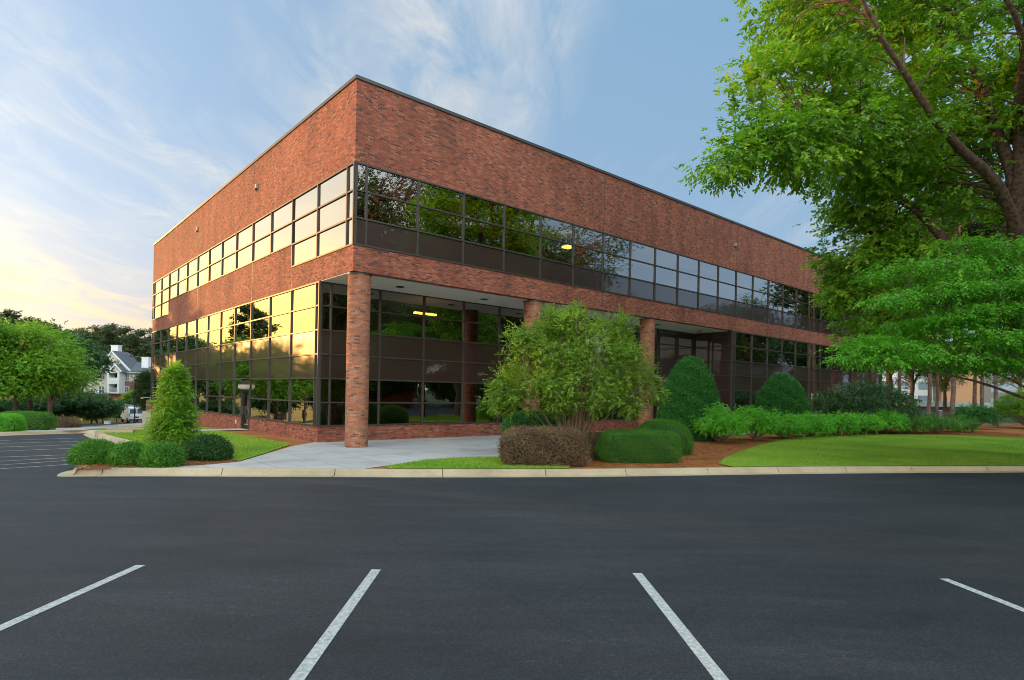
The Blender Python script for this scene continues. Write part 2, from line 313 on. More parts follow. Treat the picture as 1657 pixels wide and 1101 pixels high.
def ground_mat(name, stops, s1, s2, rough=.95, bump=.6, dist=.02):
    m, nt, N, L, out = mat(name); tc = N('ShaderNodeTexCoord')
    a = N('ShaderNodeTexNoise'); a.inputs['Scale'].default_value = s1; a.inputs['Detail'].default_value = 6; L(tc.outputs['Object'], a.inputs['Vector'])
    b = N('ShaderNodeTexNoise'); b.inputs['Scale'].default_value = s2; b.inputs['Detail'].default_value = 5; b.inputs['Roughness'].default_value = .7; L(tc.outputs['Object'], b.inputs['Vector'])
    mx = N('ShaderNodeMath'); mx.operation = 'MULTIPLY_ADD'; L(a.outputs[0], mx.inputs[0]); mx.inputs[1].default_value = .5
    h = N('ShaderNodeMath'); h.operation = 'MULTIPLY'; L(b.outputs[0], h.inputs[0]); h.inputs[1].default_value = .5; L(h.outputs[0], mx.inputs[2])
    r = ramp(N, stops); L(mx.outputs[0], r.inputs[0]); p = pbsdf(N, Roughness=rough); p.inputs['Specular IOR Level'].default_value = .25; p.inputs['Specular IOR Level'].default_value = .1; L(r.outputs[0], p.inputs['Base Color'])
    bu = N('ShaderNodeBump'); bu.inputs['Strength'].default_value = bump; bu.inputs['Distance'].default_value = dist; L(b.outputs[0], bu.inputs['Height']); L(bu.outputs[0], p.inputs['Normal'])
    L(p.outputs[0], out.inputs[0]); return m
M['lawn'] = ground_mat('lawn_turf', [(.36, (.10,.19,.016)), (.5, (.19,.31,.024)), (.64, (.30,.36,.05))], .5, 11)
M['earth'] = ground_mat('rough_grass', [(.3, (.03,.065,.014)), (.7, (.055,.10,.02))], .2, 5)
M['mulch'] = ground_mat('straw_mulch', [(.32, (.15,.052,.018)), (.5, (.32,.118,.036)), (.68, (.45,.18,.06))], .9, 22)
def asphalt():
    m, nt, N, L, out = mat('asphalt'); tc = N('ShaderNodeTexCoord')
    def noise(sc, det, ro=.6, vec=None, dist=0):
        n = N('ShaderNodeTexNoise'); n.inputs['Scale'].default_value = sc; n.inputs['Detail'].default_value = det; n.inputs['Roughness'].default_value = ro; n.inputs['Distortion'].default_value = dist; L(vec or tc.outputs['Object'], n.inputs['Vector']); return n.outputs[0]
    mp = N('ShaderNodeMapping'); mp.inputs['Scale'].default_value = (.25, 1.1, 1); mp.inputs['Rotation'].default_value = (0,0,R_(-4)); L(tc.outputs['Object'], mp.inputs[0])
    big = noise(.16, 5, .55); streak = noise(.9, 6, .6, mp.outputs[0], .4); fine = noise(42, 4, .85); mid = noise(9, 5, .7)
    def mul(a, b): 
        x = N('ShaderNodeMix'); x.data_type = 'RGBA'; x.blend_type = 'MULTIPLY'; x.inputs[0].default_value = 1; L(a, x.inputs[6]); L(b, x.inputs[7]); return x.outputs[2]
    r0 = ramp(N, [(.3, (.0175,.0178,.0205)), (.7, (.0295,.0295,.033))]); L(big, r0.inputs[0])
    r1 = ramp(N, [(.35, (.74,.74,.76)), (.65, (1.2,1.18,1.15))]); L(streak, r1.inputs[0])
    r2 = ramp(N, [(.34, (.45,.45,.45)), (.55, (1,1,1)), (.68, (2.5,2.45,2.35))]); L(fine, r2.inputs[0])
    r3 = ramp(N, [(.3, (.88,.88,.88)), (.7, (1.08,1.08,1.08))]); L(mid, r3.inputs[0])
    c = mul(mul(mul(r0.outputs[0], r1.outputs[0]), r2.outputs[0]), r3.outputs[0])
    wn = N('ShaderNodeTexNoise'); wn.inputs['Scale'].default_value = 1.6; wn.inputs['Detail'].default_value = 6; L(tc.outputs['Object'], wn.inputs['Vector'])
    wv = N('ShaderNodeMixRGB'); wv.inputs[0].default_value = .22; L(tc.outputs['Object'], wv.inputs[1]); L(wn.outputs['Color'], wv.inputs[2])
    vo = N('ShaderNodeTexVoronoi'); vo.feature = 'DISTANCE_TO_EDGE'; vo.inputs['Scale'].default_value = .16; L(wv.outputs[0], vo.inputs['Vector'])
    rc = ramp(N, [(0, (.80,.80,.80)), (.0018, (.84,.84,.84)), (.0034, (1,1,1))]); L(vo.outputs[0], rc.inputs[0])
    sp = noise(.55, 4, .5); rsp = ramp(N, [(.22, (.68,.67,.66)), (.34, (1,1,1))]); L(sp, rsp.inputs[0])
    wr = noise(2.6, 7, .7, mp.outputs[0], .6); rwr = ramp(N, [(.36, (.86,.86,.87)), (.5, (1,1,1)), (.68, (1.22,1.22,1.22))]); L(wr, rwr.inputs[0])
    c = mul(mul(mul(c, rc.outputs[0]), rsp.outputs[0]), rwr.outputs[0])
    p = pbsdf(N, Roughness=.8); p.inputs['Specular IOR Level'].default_value = .35; L(c, p.inputs['Base Color'])
    rr = N('ShaderNodeMapRange'); rr.inputs[3].default_value = .62; rr.inputs[4].default_value = .9; L(big, rr.inputs[0]); L(rr.outputs[0], p.inputs['Roughness'])
    bu = N('ShaderNodeBump'); bu.inputs['Strength'].default_value = .55; bu.inputs['Distance'].default_value = .006; L(fine, bu.inputs['Height']); L(bu.outputs[0], p.inputs['Normal'])
    L(p.outputs[0], out.inputs[0]); return m
M['asphalt'] = asphalt()
def concrete(name, c, joint=0, warm=None):
    m, nt, N, L, out = mat(name); tc = N('ShaderNodeTexCoord')
    a = N('ShaderNodeTexNoise'); a.inputs['Scale'].default_value = .5; a.inputs['Detail'].default_value = 7; a.inputs['Roughness'].default_value = .65; L(tc.outputs['Object'], a.inputs['Vector'])
    r = ramp(N, [(.3, tuple(x*.74 for x in c)), (.5, c), (.72, warm or tuple(x*1.12 for x in c))]); L(a.outputs[0], r.inputs[0]); col = r.outputs[0]
    f = N('ShaderNodeTexNoise'); f.inputs['Scale'].default_value = 25; f.inputs['Detail'].default_value = 4; L(tc.outputs['Object'], f.inputs['Vector'])
    rf = ramp(N, [(.3, (.86,.86,.86)), (.7, (1.06,1.06,1.06))]); L(f.outputs[0], rf.inputs[0])
    x = N('ShaderNodeMix'); x.data_type = 'RGBA'; x.blend_type = 'MULTIPLY'; x.inputs[0].default_value = 1; L(col, x.inputs[6]); L(rf.outputs[0], x.inputs[7]); col = x.outputs[2]
    if joint:
        mp = N('ShaderNodeMapping'); mp.inputs['Rotation'].default_value = (0,0,-AR); L(tc.outputs['Object'], mp.inputs[0])
        b = N('ShaderNodeTexBrick'); b.offset = 0; b.inputs['Color1'].default_value = (.90,.90,.92,1); b.inputs['Color2'].default_value = (1.05,1.04,1.02,1); b.inputs['Mortar'].default_value = (.45,.43,.42,1)
        b.inputs['Scale'].default_value = 1; b.inputs['Brick Width'].default_value = joint; b.inputs['Row Height'].default_value = joint; b.inputs['Mortar Size'].default_value = .012; L(mp.outputs[0], b.inputs['Vector'])
        x = N('ShaderNodeMix'); x.data_type = 'RGBA'; x.blend_type = 'MULTIPLY'; x.inputs[0].default_value = 1; L(col, x.inputs[6]); L(b.outputs['Color'], x.inputs[7]); col = x.outputs[2]
    p = pbsdf(N, Roughness=.85); L(col, p.inputs['Base Color'])
    bu = N('ShaderNodeBump'); bu.inputs['Strength'].default_value = .3; bu.inputs['Distance'].default_value = .01; L(f.outputs[0], bu.inputs['Height']); L(bu.outputs[0], p.inputs['Normal'])
    L(p.outputs[0], out.inputs[0]); return m
M['plaza'] = concrete('plaza_concrete', (.42,.375,.345), 1.55)
M['kerb'] = concrete('kerb_concrete', (.43,.325,.20), 0, (.52,.405,.27))
M['paint'] = plain('road_paint', (.42,.40,.365), .75, 0, .45, 22, c2=(.52,.50,.46), detail=10)
M['worn_paint'] = plain('worn_paint', (.22,.22,.21), .8, 0, .5, 3, c2=(.40,.40,.39), detail=8)
# ------------------------------------------------------------------ ground surfaces
def sheet(name, poly, m, dz, step=None, label=None):
    bm = bmesh.new(); vs = [bm.verts.new((p[0], p[1], 0)) for p in poly]; f = bm.faces.new(vs)
    if f.calc_area() and f.normal.z < 0: f.normal_flip()
    bm.normal_update()
    if bm.faces[:][0].normal.z < 0: bmesh.ops.reverse_faces(bm, faces=bm.faces[:])
    bmesh.ops.triangulate(bm, faces=bm.faces[:])
    xs = [p[0] for p in poly]; ys = [p[1] for p in poly]
    if step:
        for ax, lo, hi in ((0, min(xs), max(xs)), (1, min(ys), max(ys))):
            c = math.floor(lo/step)*step+step
            while c < hi:
                co_ = (c, 0, 0) if ax == 0 else (0, c, 0); no = (1, 0, 0) if ax == 0 else (0, 1, 0)
                bmesh.ops.bisect_plane(bm, geom=bm.verts[:]+bm.edges[:]+bm.faces[:], plane_co=co_, plane_no=no); c += step
    for v in bm.verts: v.co.z = float(zt(v.co.x, v.co.y))+dz
    me = bpy.data.meshes.new(name); bm.to_mesh(me); bm.free(); me.materials.append(m)
    o = link(name, me); tag(o, label, None, None, 'structure'); return o
def big_ground():
    g = np.concatenate([np.arange(-1400, -160, 80), np.arange(-160, 200, 4), np.arange(200, 1500, 80)]).astype(float)
    X, Y = np.meshgrid(g, g, indexing='ij'); Z = zt(X, Y)-.2
    V = np.stack([X, Y, Z], -1).reshape(-1, 3); n = len(g); i = np.arange(n-1)[:, None]*n+np.arange(n-1)[None]
    F = np.stack([i, i+n, i+n+1, i+1], -1).reshape(-1, 4)
    tag(quads('ground', V, F, M['earth'], smooth=True), 'rough green ground reaching to the horizon', None, None, 'structure')
big_ground()
KZ = -.15
corner = (-22.0, 31.3)
lot_side = [(-40.5, -12), (-32.3, 8), (-27.0, 20), (-23.6, 27.9), (-22.4, 30.7)]
back_side = [(-20.3, 28.6), (-17.4, 25.6), (-15.0, 23.4), (-13.6, 21.2), (-12.6, 18.8)]
front_px = [(100, 772), (200, 771.5), (300, 771.5), (450, 772), (620, 773), (828, 773), (1010, 772), (1240, 768), (1420, 766), (1657, 765)]
front = [G(x, y, KZ) for x, y in front_px]
d = (front[-1][0]-front[-3][0], front[-1][1]-front[-3][1]); k = math.hypot(*d)
front += [(front[-1][0]+d[0]/k*q, front[-1][1]+d[1]/k*q+q*q*.002) for q in (6, 14, 26, 45, 70)]
nose = [(-12.25, 17.2), (-12.1, 16.2), (-11.6, 15.45)]
kerb_pts = lot_side+[corner, (-21.5, 30.6)]+back_side+nose+front
def smooth_path(P, step=.25, it=3):
    P = np.array(P, float)
    for _ in range(it):
        Q = [P[0]]
        for a, b in zip(P[:-1], P[1:]): Q += [a*.75+b*.25, a*.25+b*.75]
        Q.append(P[-1]); P = np.array(Q)
    dd = np.r_[0, np.cumsum(np.linalg.norm(np.diff(P, axis=0), axis=1))]
    s = np.arange(0, dd[-1], step); return np.c_[np.interp(s, dd, P[:, 0]), np.interp(s, dd, P[:, 1])]
KP = smooth_path(kerb_pts)
T = np.gradient(KP, axis=0); T /= np.linalg.norm(T, axis=1)[:, None]
KN = np.c_[-T[:, 1], T[:, 0]]            # to the left of travel = into the island
def kerb():
    prof = [(0, -.16), (0, -.144), (.32, -.146), (.37, -.125), (.42, -.02), (.46, .008), (.60, .010), (.61, -.16)]
    V, F = [], []; b = 0; seg = 10; i = 0; r = random.Random(3)
    while i < len(KP)-1:
        j = min(i+seg+r.choice((0, 0, 1, 2)), len(KP)-1); idx = list(range(i, j+1)); k = len(prof)
        for q, a in enumerate(idx):
            sh = .011 if q == 0 else (-.011 if q == len(idx)-1 else 0)
            p = KP[a]+T[a]*sh
            for (d, z) in prof:
                x, y = p+KN[a]*d; V.append((x, y, float(zt(x, y))+z))
        n = len(idx)
        for q in range(n-1):
            for c in range(k-1):
                o = b+q*k+c; F.append((o, o+k, o+k+1, o+1))
        for q in (0, n-1):
            o = b+q*k; 
            F.append((o, o+1, o+2, o+7)); F.append((o+7, o+2, o+3, o+6)); F.append((o+3, o+4, o+5, o+6))
        b += n*k; i = j
    o = quads('kerb', V, F, M['kerb'], smooth=False); tag(o, 'pale concrete kerb and gutter along the car park', None, None, 'structure')
kerb()
inner = [tuple(p) for p in (KP+KN*.58)[::4]]
asp = [(-60, -40), (110, -40), (110, 26), (40, 26)]+[(10, 24), (-8, 22), (-13.5, 25), (-20.5, 31.5)]+[(-22.6, 31.6), (-26.6, 22.2), (-60, -38)]
sheet('asphalt', asp, M['asphalt'], KZ, 4)
# planted island: pine-straw bed under everything, then lawns and paving on top
first = next(i for i, p in enumerate(inner) if p[1] > 28.6 and p[0] > -21.6) if False else None
isl = [p for p in inner if not (p[0] < -20.0 and p[1] < 32)]
isl = [p for p in isl]
far_r = isl[-1]
w1 = G(235, 689); w0 = G(136, 695.5)
island = [(-21.0, 31.2)]+isl+[(far_r[0], 62), bw(70, -2), bw(70, 20), bw(20, 20), bw(5, 37), w1, w0]
sheet('mulch_bed', island, M['mulch'], -.006, 2)
def Gs(*pp): return [G(*p) for p in pp]
def near_kerb(x0, x1, off=.6):
    r = [tuple(p) for p, q in zip(KP+KN*off, KP) if x0 <= p[0] <= x1 and q[1] < 24 and q[0] > -11.6]
    return r[::3]
kx = lambda px: G(px, 757)[0]
plaza = [bw(0, 3.2)]+Gs((476, 722), (430, 735), (388, 747.5), (330, 753), (262, 757))+near_kerb(kx(262), kx(622))+Gs((690, 745.5), (760, 741.5), (812, 741))+[bw(6.5, -6.0), bw(12, -4.4), bw(19, -3.2), bw(31, -2.6), bw(31, 0), bw(27.9, 3.2)]
sheet('plaza_paving', plaza, M['plaza'], .004, 3)
lawn_a = Gs((622, 757), (690, 745.5), (760, 741.5), (812, 741), (870, 744), (930, 750))+near_kerb(kx(622), kx(940))[::-1]
lawn_b = Gs((1163, 752), (1172, 743), (1190, 735), (1225, 722.5), (1260, 714), (1300, 708.5), (1350, 705.5), (1420, 704), (1540, 705.5), (1657, 709))+[(45, 44), (62, 44), (62, 30)]+near_kerb(G(1163, 752)[0], 61)[::-1]
lawn_c = [bw(-1.3, 2.5), bw(-1.5, 11.3), bw(-4.6, 11.5), bw(-4.6, 12.9), bw(-1.3, 13.1), bw(-1.0, 36), w1, w0, (-20.9, 31.0)]+[tuple(p) for p in (KP+KN*.6) if p[1] > 19.8 and p[0] > -20.8 and p[0] < -12 and p[1] < 31][::3]+Gs((300, 738), (350, 741), (388, 747), (430, 734.5))
sheet('strip_lawn', lawn_a, M['lawn'], .022, 2)
sheet('front_lawn', lawn_b, M['lawn'], .022, 3)
sheet('side_lawn', lawn_c, M['lawn'], .022, 2)
sheet('door_path', [bw(0, 11.6), bw(0, 12.9), bw(-4.6, 12.9), bw(-4.6, 11.6)], M['plaza'], .03, 2)
walk = [(-24.2, 27.7), (-23.0, 30.5), (-21.8, 31.8)]+[w0]+[(w0[0]*.5+w1[0]*.5, w0[1]*.5+w1[1]*.5)]+[w1]+Gs((240, 684), (180, 688), (130, 691), (60, 694))+[(-27, 31), (-29.8, 26), (-44, -12), (-41, -12), (-33, 8), (-27.6, 20)]
sheet('side_walk', walk, M['plaza'], .0, 2)
road = Gs((-40, 696), (60, 693.5), (130, 690.5), (180, 687.5), (245, 683.5), (245, 679.5), (180, 683), (100, 687), (-40, 690))
sheet('back_road', road, M['asphalt'], -.02, 3)
# car park markings
def stripe(x0, y0, x1, y1, w, m=None, dz=.004):
    d = Vector((x1-x0, y1-y0)); L_ = d.length; d.normalize(); n = Vector((-d.y, d.x))*w/2; k = max(1, int(L_/.8)); mb = MB()
    for i in range(k):
        a = Vector((x0, y0))+d*L_*i/k; b = Vector((x0, y0))+d*L_*(i+1)/k
        mb.face([(p.x, p.y, float(zt(p.x, p.y))+KZ+dz) for p in (a-n, b-n, b+n, a+n)])
    o = mb.build('parking_line', m or M['paint']); tag(o, None, None, 'white painted parking stall lines', 'structure'); return o
H2 = EYE-KZ
def near(px, py): 
    u, v = dero(px, py); Y = H2*F_PX/-v; return u*Y/F_PX, Y
for (xa, ya), (xb, yb) in (((228, 915), (0, 1017)), ((609, 922), (480, 1101)), ((1031, 928), (1168, 1101)), ((1527, 937), (1657, 988))):
    a = near(xa, ya); b = near(xb, yb); k = (a[1]-1.5)/(a[1]-b[1])
    stripe(a[0], a[1], a[0]+(b[0]-a[0])*k, 1.5, .125)
for (xa, ya), (xb, yb) in (((-60, 763), (124, 751)), ((-60, 757), (126, 744.5)), ((-60, 750), (110, 741)), ((-60, 742), (124, 736)), ((-60, 733), (140, 725)), ((-60, 726), (150, 719)), ((-60, 720), (140, 714)), ((-20, 714), (135, 709))):
    a = near(xa, ya); b = near(xb, yb); stripe(a[0], a[1], b[0], b[1], .10, M['worn_paint'])
# ------------------------------------------------------------------ scattering grass and straw
def in_poly(P, poly):
    x, y = P[:, 0], P[:, 1]; c = np.zeros(len(P), bool); n = len(poly)
    for i in range(n):
        x1, y1 = poly[i]; x2, y2 = poly[(i+1) % n]
        if y1 == y2: continue
        c ^= ((y1 > y) != (y2 > y)) & (x < (x2-x1)*(y-y1)/(y2-y1)+x1)
    return c
def unit(v): return v/(np.linalg.norm(v, axis=-1, keepdims=True)+1e-9)
def leafquads(B, D, N, L, W):
    """diamond leaves: base B, direction D, normal N, length L, width W"""
    S = unit(np.cross(D, N)); L = np.reshape(L, (-1, 1))*np.ones((len(B), 1)); W = np.reshape(W, (-1, 1))*np.ones((len(B), 1))
    mid = B+D*L*.45
    V = np.stack([B, mid+S*W*.5-N*W*.12, B+D*L-N*L*.12, mid-S*W*.5-N*W*.12], 1).reshape(-1, 3)
    F = np.arange(len(V)).reshape(-1, 4); return V, F
def scatter(name, poly, n, kind, box=None, dz=.02):
    xs = [p[0] for p in poly]; ys = [p[1] for p in poly]; x0, x1, y0, y1 = box or (min(xs), max(xs), min(ys), max(ys))
    P = np.c_[rng.uniform(x0, x1, n*3), rng.uniform(y0, y1, n*3)]; P = P[in_poly(P, poly)][:n]; n = len(P)
    B = np.c_[P, zt(P[:, 0], P[:, 1])+dz]; a = rng.uniform(0, 2*np.pi, n)
    if kind == 'grass':
        D = unit(np.c_[np.cos(a)*.5, np.sin(a)*.5, rng.uniform(.6, 1.4, n)]); N = unit(np.c_[-np.cos(a), -np.sin(a), np.full(n, .4)])
        V, F = leafquads(B, D, N, rng.uniform(.03, .075, n), .014)
        tone = np.clip(rng.normal(.5, .22, n)+.18*np.sin(B[:, 0]*.9+np.sin(B[:, 1]*.7)*2), 0, 1); m = M['grass']
    else:
        D = unit(np.c_[np.cos(a), np.sin(a), rng.uniform(-.1, .35, n)]); N = np.tile([0, 0, 1.0], (n, 1))
        V, F = leafquads(B, D, N, rng.uniform(.10, .22, n), .018); tone = rng.uniform(0, 1, n); m = M['straw']
    o = quads(name, V, F, m, tone); return o
tag(scatter('grass', lawn_b, 110000, 'grass', (6, 36, 17, 40)), 'mown grass of the front lawn behind the kerb', 'grass', kind='stuff')
tag(scatter('grass', lawn_a, 14000, 'grass'), 'narrow strip of grass between plaza and kerb', 'grass', kind='stuff')
tag(scatter('grass', lawn_c, 90000, 'grass', (-22, -7, 18, 45)), 'bright grass of the side lawn by the office', 'grass', kind='stuff')
bed_r = Gs((1100, 757), (1163, 752), (1172, 743), (1190, 735), (1225, 722.5), (1260, 714), (1300, 708.5), (1350, 705.5), (1420, 704), (1540, 705.5), (1657, 709), (1657, 688), (1400, 696), (1200, 712), (1110, 722), (960, 740), (940, 756))
tag(scatter('pine_straw', bed_r, 60000, 'straw', (2, 36, 17, 46), .0), 'rust brown pine straw around the hedges and lawn', 'mulch', kind='stuff')
bed_l = [(-11.4, 15.95), (-12.0, 17), (-12.2, 19.5), (-10.8, 20.4)]+Gs((350, 740), (388, 747.5), (330, 753), (262, 757))
tag(scatter('pine_straw', bed_l, 16000, 'straw', None, .0), 'brown pine straw under the round shrubs at the kerb nose', 'mulch', kind='stuff')
# ------------------------------------------------------------------ the office building
LR, LL = 56.56, 37.2
MR, ML = 2.315, 2.77
office = empty('office_building', (BX, BY, 0), AR, label='large three storey red brick office block with bands of reflective bronze glass', cat='building')
def bx_(mb, side, base, a0, a1, o0, o1, z0, z1, m=0):
    """box given along the facade (a), outwards (o) and up (z)"""
    if side == 'R': mb.box(a0, a1, base-o1, base-o0, z0, z1, m)
    else: mb.box(base-o1, base-o0, a0, a1, z0, z1, m)
def window(side, base, a0, a1, zs, spandrels=(), name='window', bar=.065, endbar=True):
    fr = MB()
    bx_(fr, side, base, a0-bar/2, a0+bar/2, -.12, .045, zs[0], zs[-1])
    if endbar: bx_(fr, side, base, a1-bar/2, a1+bar/2, -.12, .045, zs[0], zs[-1])
    for i, z in enumerate(zs):
        h = .03; zz = min(max(z, zs[0]+h), zs[-1]-h)
        bx_(fr, side, base, a0+bar/2+.001, a1-bar/2-(.001 if endbar else -bar/2+.034), -.11, .036, zz-h, zz+h)
    f = fr.build(name, M['mullion'], office)
    pn = MB()
    for i in range(len(zs)-1):
        z0, z1 = zs[i]+.028, zs[i+1]-.028; A0, A1 = a0+bar/2-.004, a1-bar/2+.004
        t = [random.uniform(-.0022, .0022) for _ in range(4)]
        P = []
        for (a, z), q in zip(((A0, z0), (A1, z0), (A1, z1), (A0, z1)), t):
            P.append((a, base+.02+q, z) if side == 'R' else (base+.02+q, a, z))
        if side == 'L': P = P[::-1]
        pn.face(P, 1 if i in spandrels else 0)
    g = pn.build('glass_pane', [M['glass'], M['spandrel']], f)
    return f
ZU = [7.76, 8.81, 9.86, 10.92]
ZG = [.66+1.0167*i for i in range(7)]
# upper band, front
edges = [0.03, .5]+[.5+MR*k for k in range(1, 25)]+[LR-.03]
for a, b in zip(edges[:-1], edges[1:]): window('R', 0.0, a, b, ZU, (0,), endbar=(b == edges[-1]))
# upper band, side: two rows in the middle bays
eL = [0.03, .6]+[.6+ML*k for k in range(1, 14)]+[LL-.03]
for i, (a, b) in enumerate(zip(eL[:-1], eL[1:])):
    full = b < 6.3 or a > 30.9
    window('L', 0.0, a, b, ZU if full else ZU[1:], (), endbar=(b == eL[-1] or abs(b-6.14) < .01))
# ground band, side
g0 = [3.04]+[.6+ML*k for k in range(1, 14)]+[LL-.03]
for a, b in zip(g0[:-1], g0[1:]):
    if abs(a-11.68) < .01:
        window('L', 0.0, a, b, [ZG[2]]+ZG[3:], (0, 1, 2) if False else (1,), endbar=False)
        window('L', 0.0, 13.06, b, [ZG[0], ZG[1], ZG[2]], (), endbar=False)
        continue
    window('L', 0.0, a, b, ZG, (2, 3), endbar=(b == g0[-1]))
# lobby wall, set back three metres behind the columns
lob = [.03, .5]+[.5+MR*k for k in range(1, 12)]+[27.85]
for a, b in zip(lob[:-1], lob[1:]):
    window('R', 3.0, a, b, ZG if a < 23 else [.10]+ZG[2:], (2, 3) if a < 23 else (0, 1, 2, 3, 4), endbar=(b == lob[-1]))
# lobby return wall at the entrance, facing the corner
for a, b in ((.05, 1.5), (1.5, 2.9)): window('L', 27.94, a, b, ZG, (0, 1, 2, 3, 4, 5), endbar=b > 2)
gr = [27.98, 28.28]+[.5+MR*k for k in range(13, 25)]+[LR-.03]
for a, b in zip(gr[:-1], gr[1:]): window('R', 0.0, a, b, ZG, (2, 3), endbar=(b == gr[-1]))
# brickwork
w = MB()
def ring(z0, z1, x0=0, t=.35):
    w.box(x0, LR, 0, t, z0, z1); w.box(x0, t+x0, t, LL-t, z0, z1); w.box(x0, LR, LL-t, LL, z0, z1); w.box(LR-t, LR, t, LL-t, z0, z1)
ring(10.92, 14.07)
w.box(0, LR, 0, .35, 6.77, 7.76); w.box(0, .35, .35, LL, 6.77, 7.76); w.box(0, .3, 6.18, 30.98, 7.76, 8.81)
w.box(.35, LR, LL-.35, LL, -2.2, 10.92); w.box(LR-.35, LR, .35, LL-.35, -2.2, 10.92)
w.build('upper_brick_wall', M['brick'], office)
b_ = MB()
b_.box(.0, .3, 3.0, 11.68, -.6, .66); b_.box(0, .3, 13.0, LL, -2.4, .66); b_.box(.3, 23.6, 3.0, 3.3, -.4, .66); b_.box(27.95, LR, 0, .3, -.5, .66)
b_.build('base_brick_wall', M['brick'], office)
s_ = MB()
s_.box(-.012, .06, 3.0, 11.66, .655, .69); s_.box(-.012, .06, 13.02, LL, .655, .69); s_.box(.06, 23.6, 2.985, 3.05, .655, .69); s_.box(27.95, LR, -.012, .06, .655, .69)
s_.box(0.06, LR, -.012, .06, 7.755, 7.78); s_.box(-.012, .06, -.012, 6.15, 7.755, 7.78); s_.box(-.012, .06, 6.2, 30.9, 8.805, 8.83); s_.box(-.012, .06, 30.95, LL, 7.755, 7.78)
s_.build('window_sill', M['mullion'], office)
c_ = MB()
for (x0, x1, y0, y1) in ((-.05, LR+.05, -.05, .42), (-.05, .42, .42, LL-.37), (-.05, LR+.05, LL-.37, LL+.05), (LR-.37, LR+.05, .42, LL-.37)): c_.box(x0, x1, y0, y1, 14.07, 14.2)
c_.build('roof_coping', M['coping'], office)
rf = MB(); rf.box(.35, LR-.35, .35, LL-.35, 13.0, 13.2); rf.build('roof', M['slab'], office)
so_ = MB(); so_.box(.02, 27.93, .34, 3.08, 6.74, 6.80); so_.build('soffit', M['soffit'], office)
jt = MB()
for a in (14.39, 28.28, 37.54, 46.8): jt.box(a-.012, a+.012, -.006, 0, 10.95, 13.97); jt.box(a-.012, a+.012, -.006, 0, 6.78, 7.74)
for a in (11.68, 22.76): jt.box(-.006, 0, a-.012, a+.012, 10.95, 13.97); jt.box(-.006, 0, a-.012, a+.012, 6.78, 8.79)
jt.box(-.006, 0, 6.13, 6.15, 6.78, 7.74)
jt.build('expansion_joint', M['coping'], office)
def tooth(a, side):
    m = MB(); z = 10.97; k = 0
    while z < 13.9:
        wd = .10 if k % 2 else .16
        if side == 'R': m.box(a+.02, a+.02+wd, -.012, 0, z, z+.058)
        else: m.box(-.012, 0, a+.02, a+.02+wd, z, z+.058)
        z += .0677*2; k += 1
    m.build('toothed_brick_joint', M['brick_column'], office)
for a in (14.39, 28.28, 37.54, 46.8): tooth(a, 'R')
for a in (11.68, 22.76): tooth(a, 'L')
for t in (.50, 9.76, 19.02):
    m = MB(); m.cyl(t, .47, -.25, 6.70, .44, n=40, cap=False); m.build('column', M['brick_column'], office)
    q = MB(); q.cyl(t, .47, 6.70, 6.745, .47, n=40); q.build('column_cap', M['coping'], office)
for t in (3.0, 7.65, 12.3, 16.95, 21.7, 26.5):
    d_ = MB(); d_.cyl(t, 1.65, 6.725, 6.745, .17, n=20, mat=0); d_.cyl(t, 1.65, 6.715, 6.7249, .19, n=20, mat=1, cap=True)
    d_.build('downlight', [M['black'], M['black']], office)
for side, a, z in (('L', 11.2, 12.6), ('L', 23.0, 12.65), ('R', 28.0, 12.55)):
    v = MB(); bx_(v, side, 0, a-.08, a+.08, 0.001, .09, z, z+.22); bx_(v, side, 0, a-.05, a+.05, .001, .13, z-.10, z-.002, 1); v.build('wall_vent', [M['beige'], M['coping']], office)
# side door in the glass
dr = MB()
dr.box(-.03, .10, 11.715, 11.80, .02, 2.62); dr.box(-.03, .10, 12.96, 13.04, .02, 2.62); dr.box(-.02, .10, 11.80, 12.96, 2.12, 2.20); dr.box(-.02, .3, 11.8, 12.96, -.1, .02)
dr.build('door_frame', M['mullion'], office)
dl = MB(); dl.box(.02, .07, 11.83, 11.93, .03, 2.10); dl.box(.02, .07, 12.83, 12.93, .03, 2.10); dl.box(.02, .07, 11.93, 12.83, .03, .24); dl.box(.02, .07, 11.93, 12.83, 2.0, 2.10)
door = dl.build('door', M['black'], office)
gp = MB(); gp.face([(.04, 12.83, .24), (.04, 11.93, .24), (.04, 11.93, 2.0), (.04, 12.83, 2.0)]); gp.build('glass_pane', M['glass'], door)
gp = MB(); gp.face([(.04, 12.96, 2.20), (.04, 11.80, 2.20), (.04, 11.80, 2.66), (.04, 12.96, 2.66)]); gp.build('transom_pane', M['spandrel'], office)
hd = MB(); hd.box(-.09, .015, 12.78, 12.82, .8, 1.25); hd.build('handle', M['mullion'], door)
hb = MB(); hb.box(-.20, -.03, 11.68, 13.08, 2.22, 2.40); hb.box(-.16, -.03, 11.73, 13.03, 2.15, 2.219); hb.build('door_canopy', M['beige'], office)
pl = MB(); pl.box(-.03, 0, 13.9, 14.0, .25, .45); pl.build('wall_socket_plate', M['white'], office)
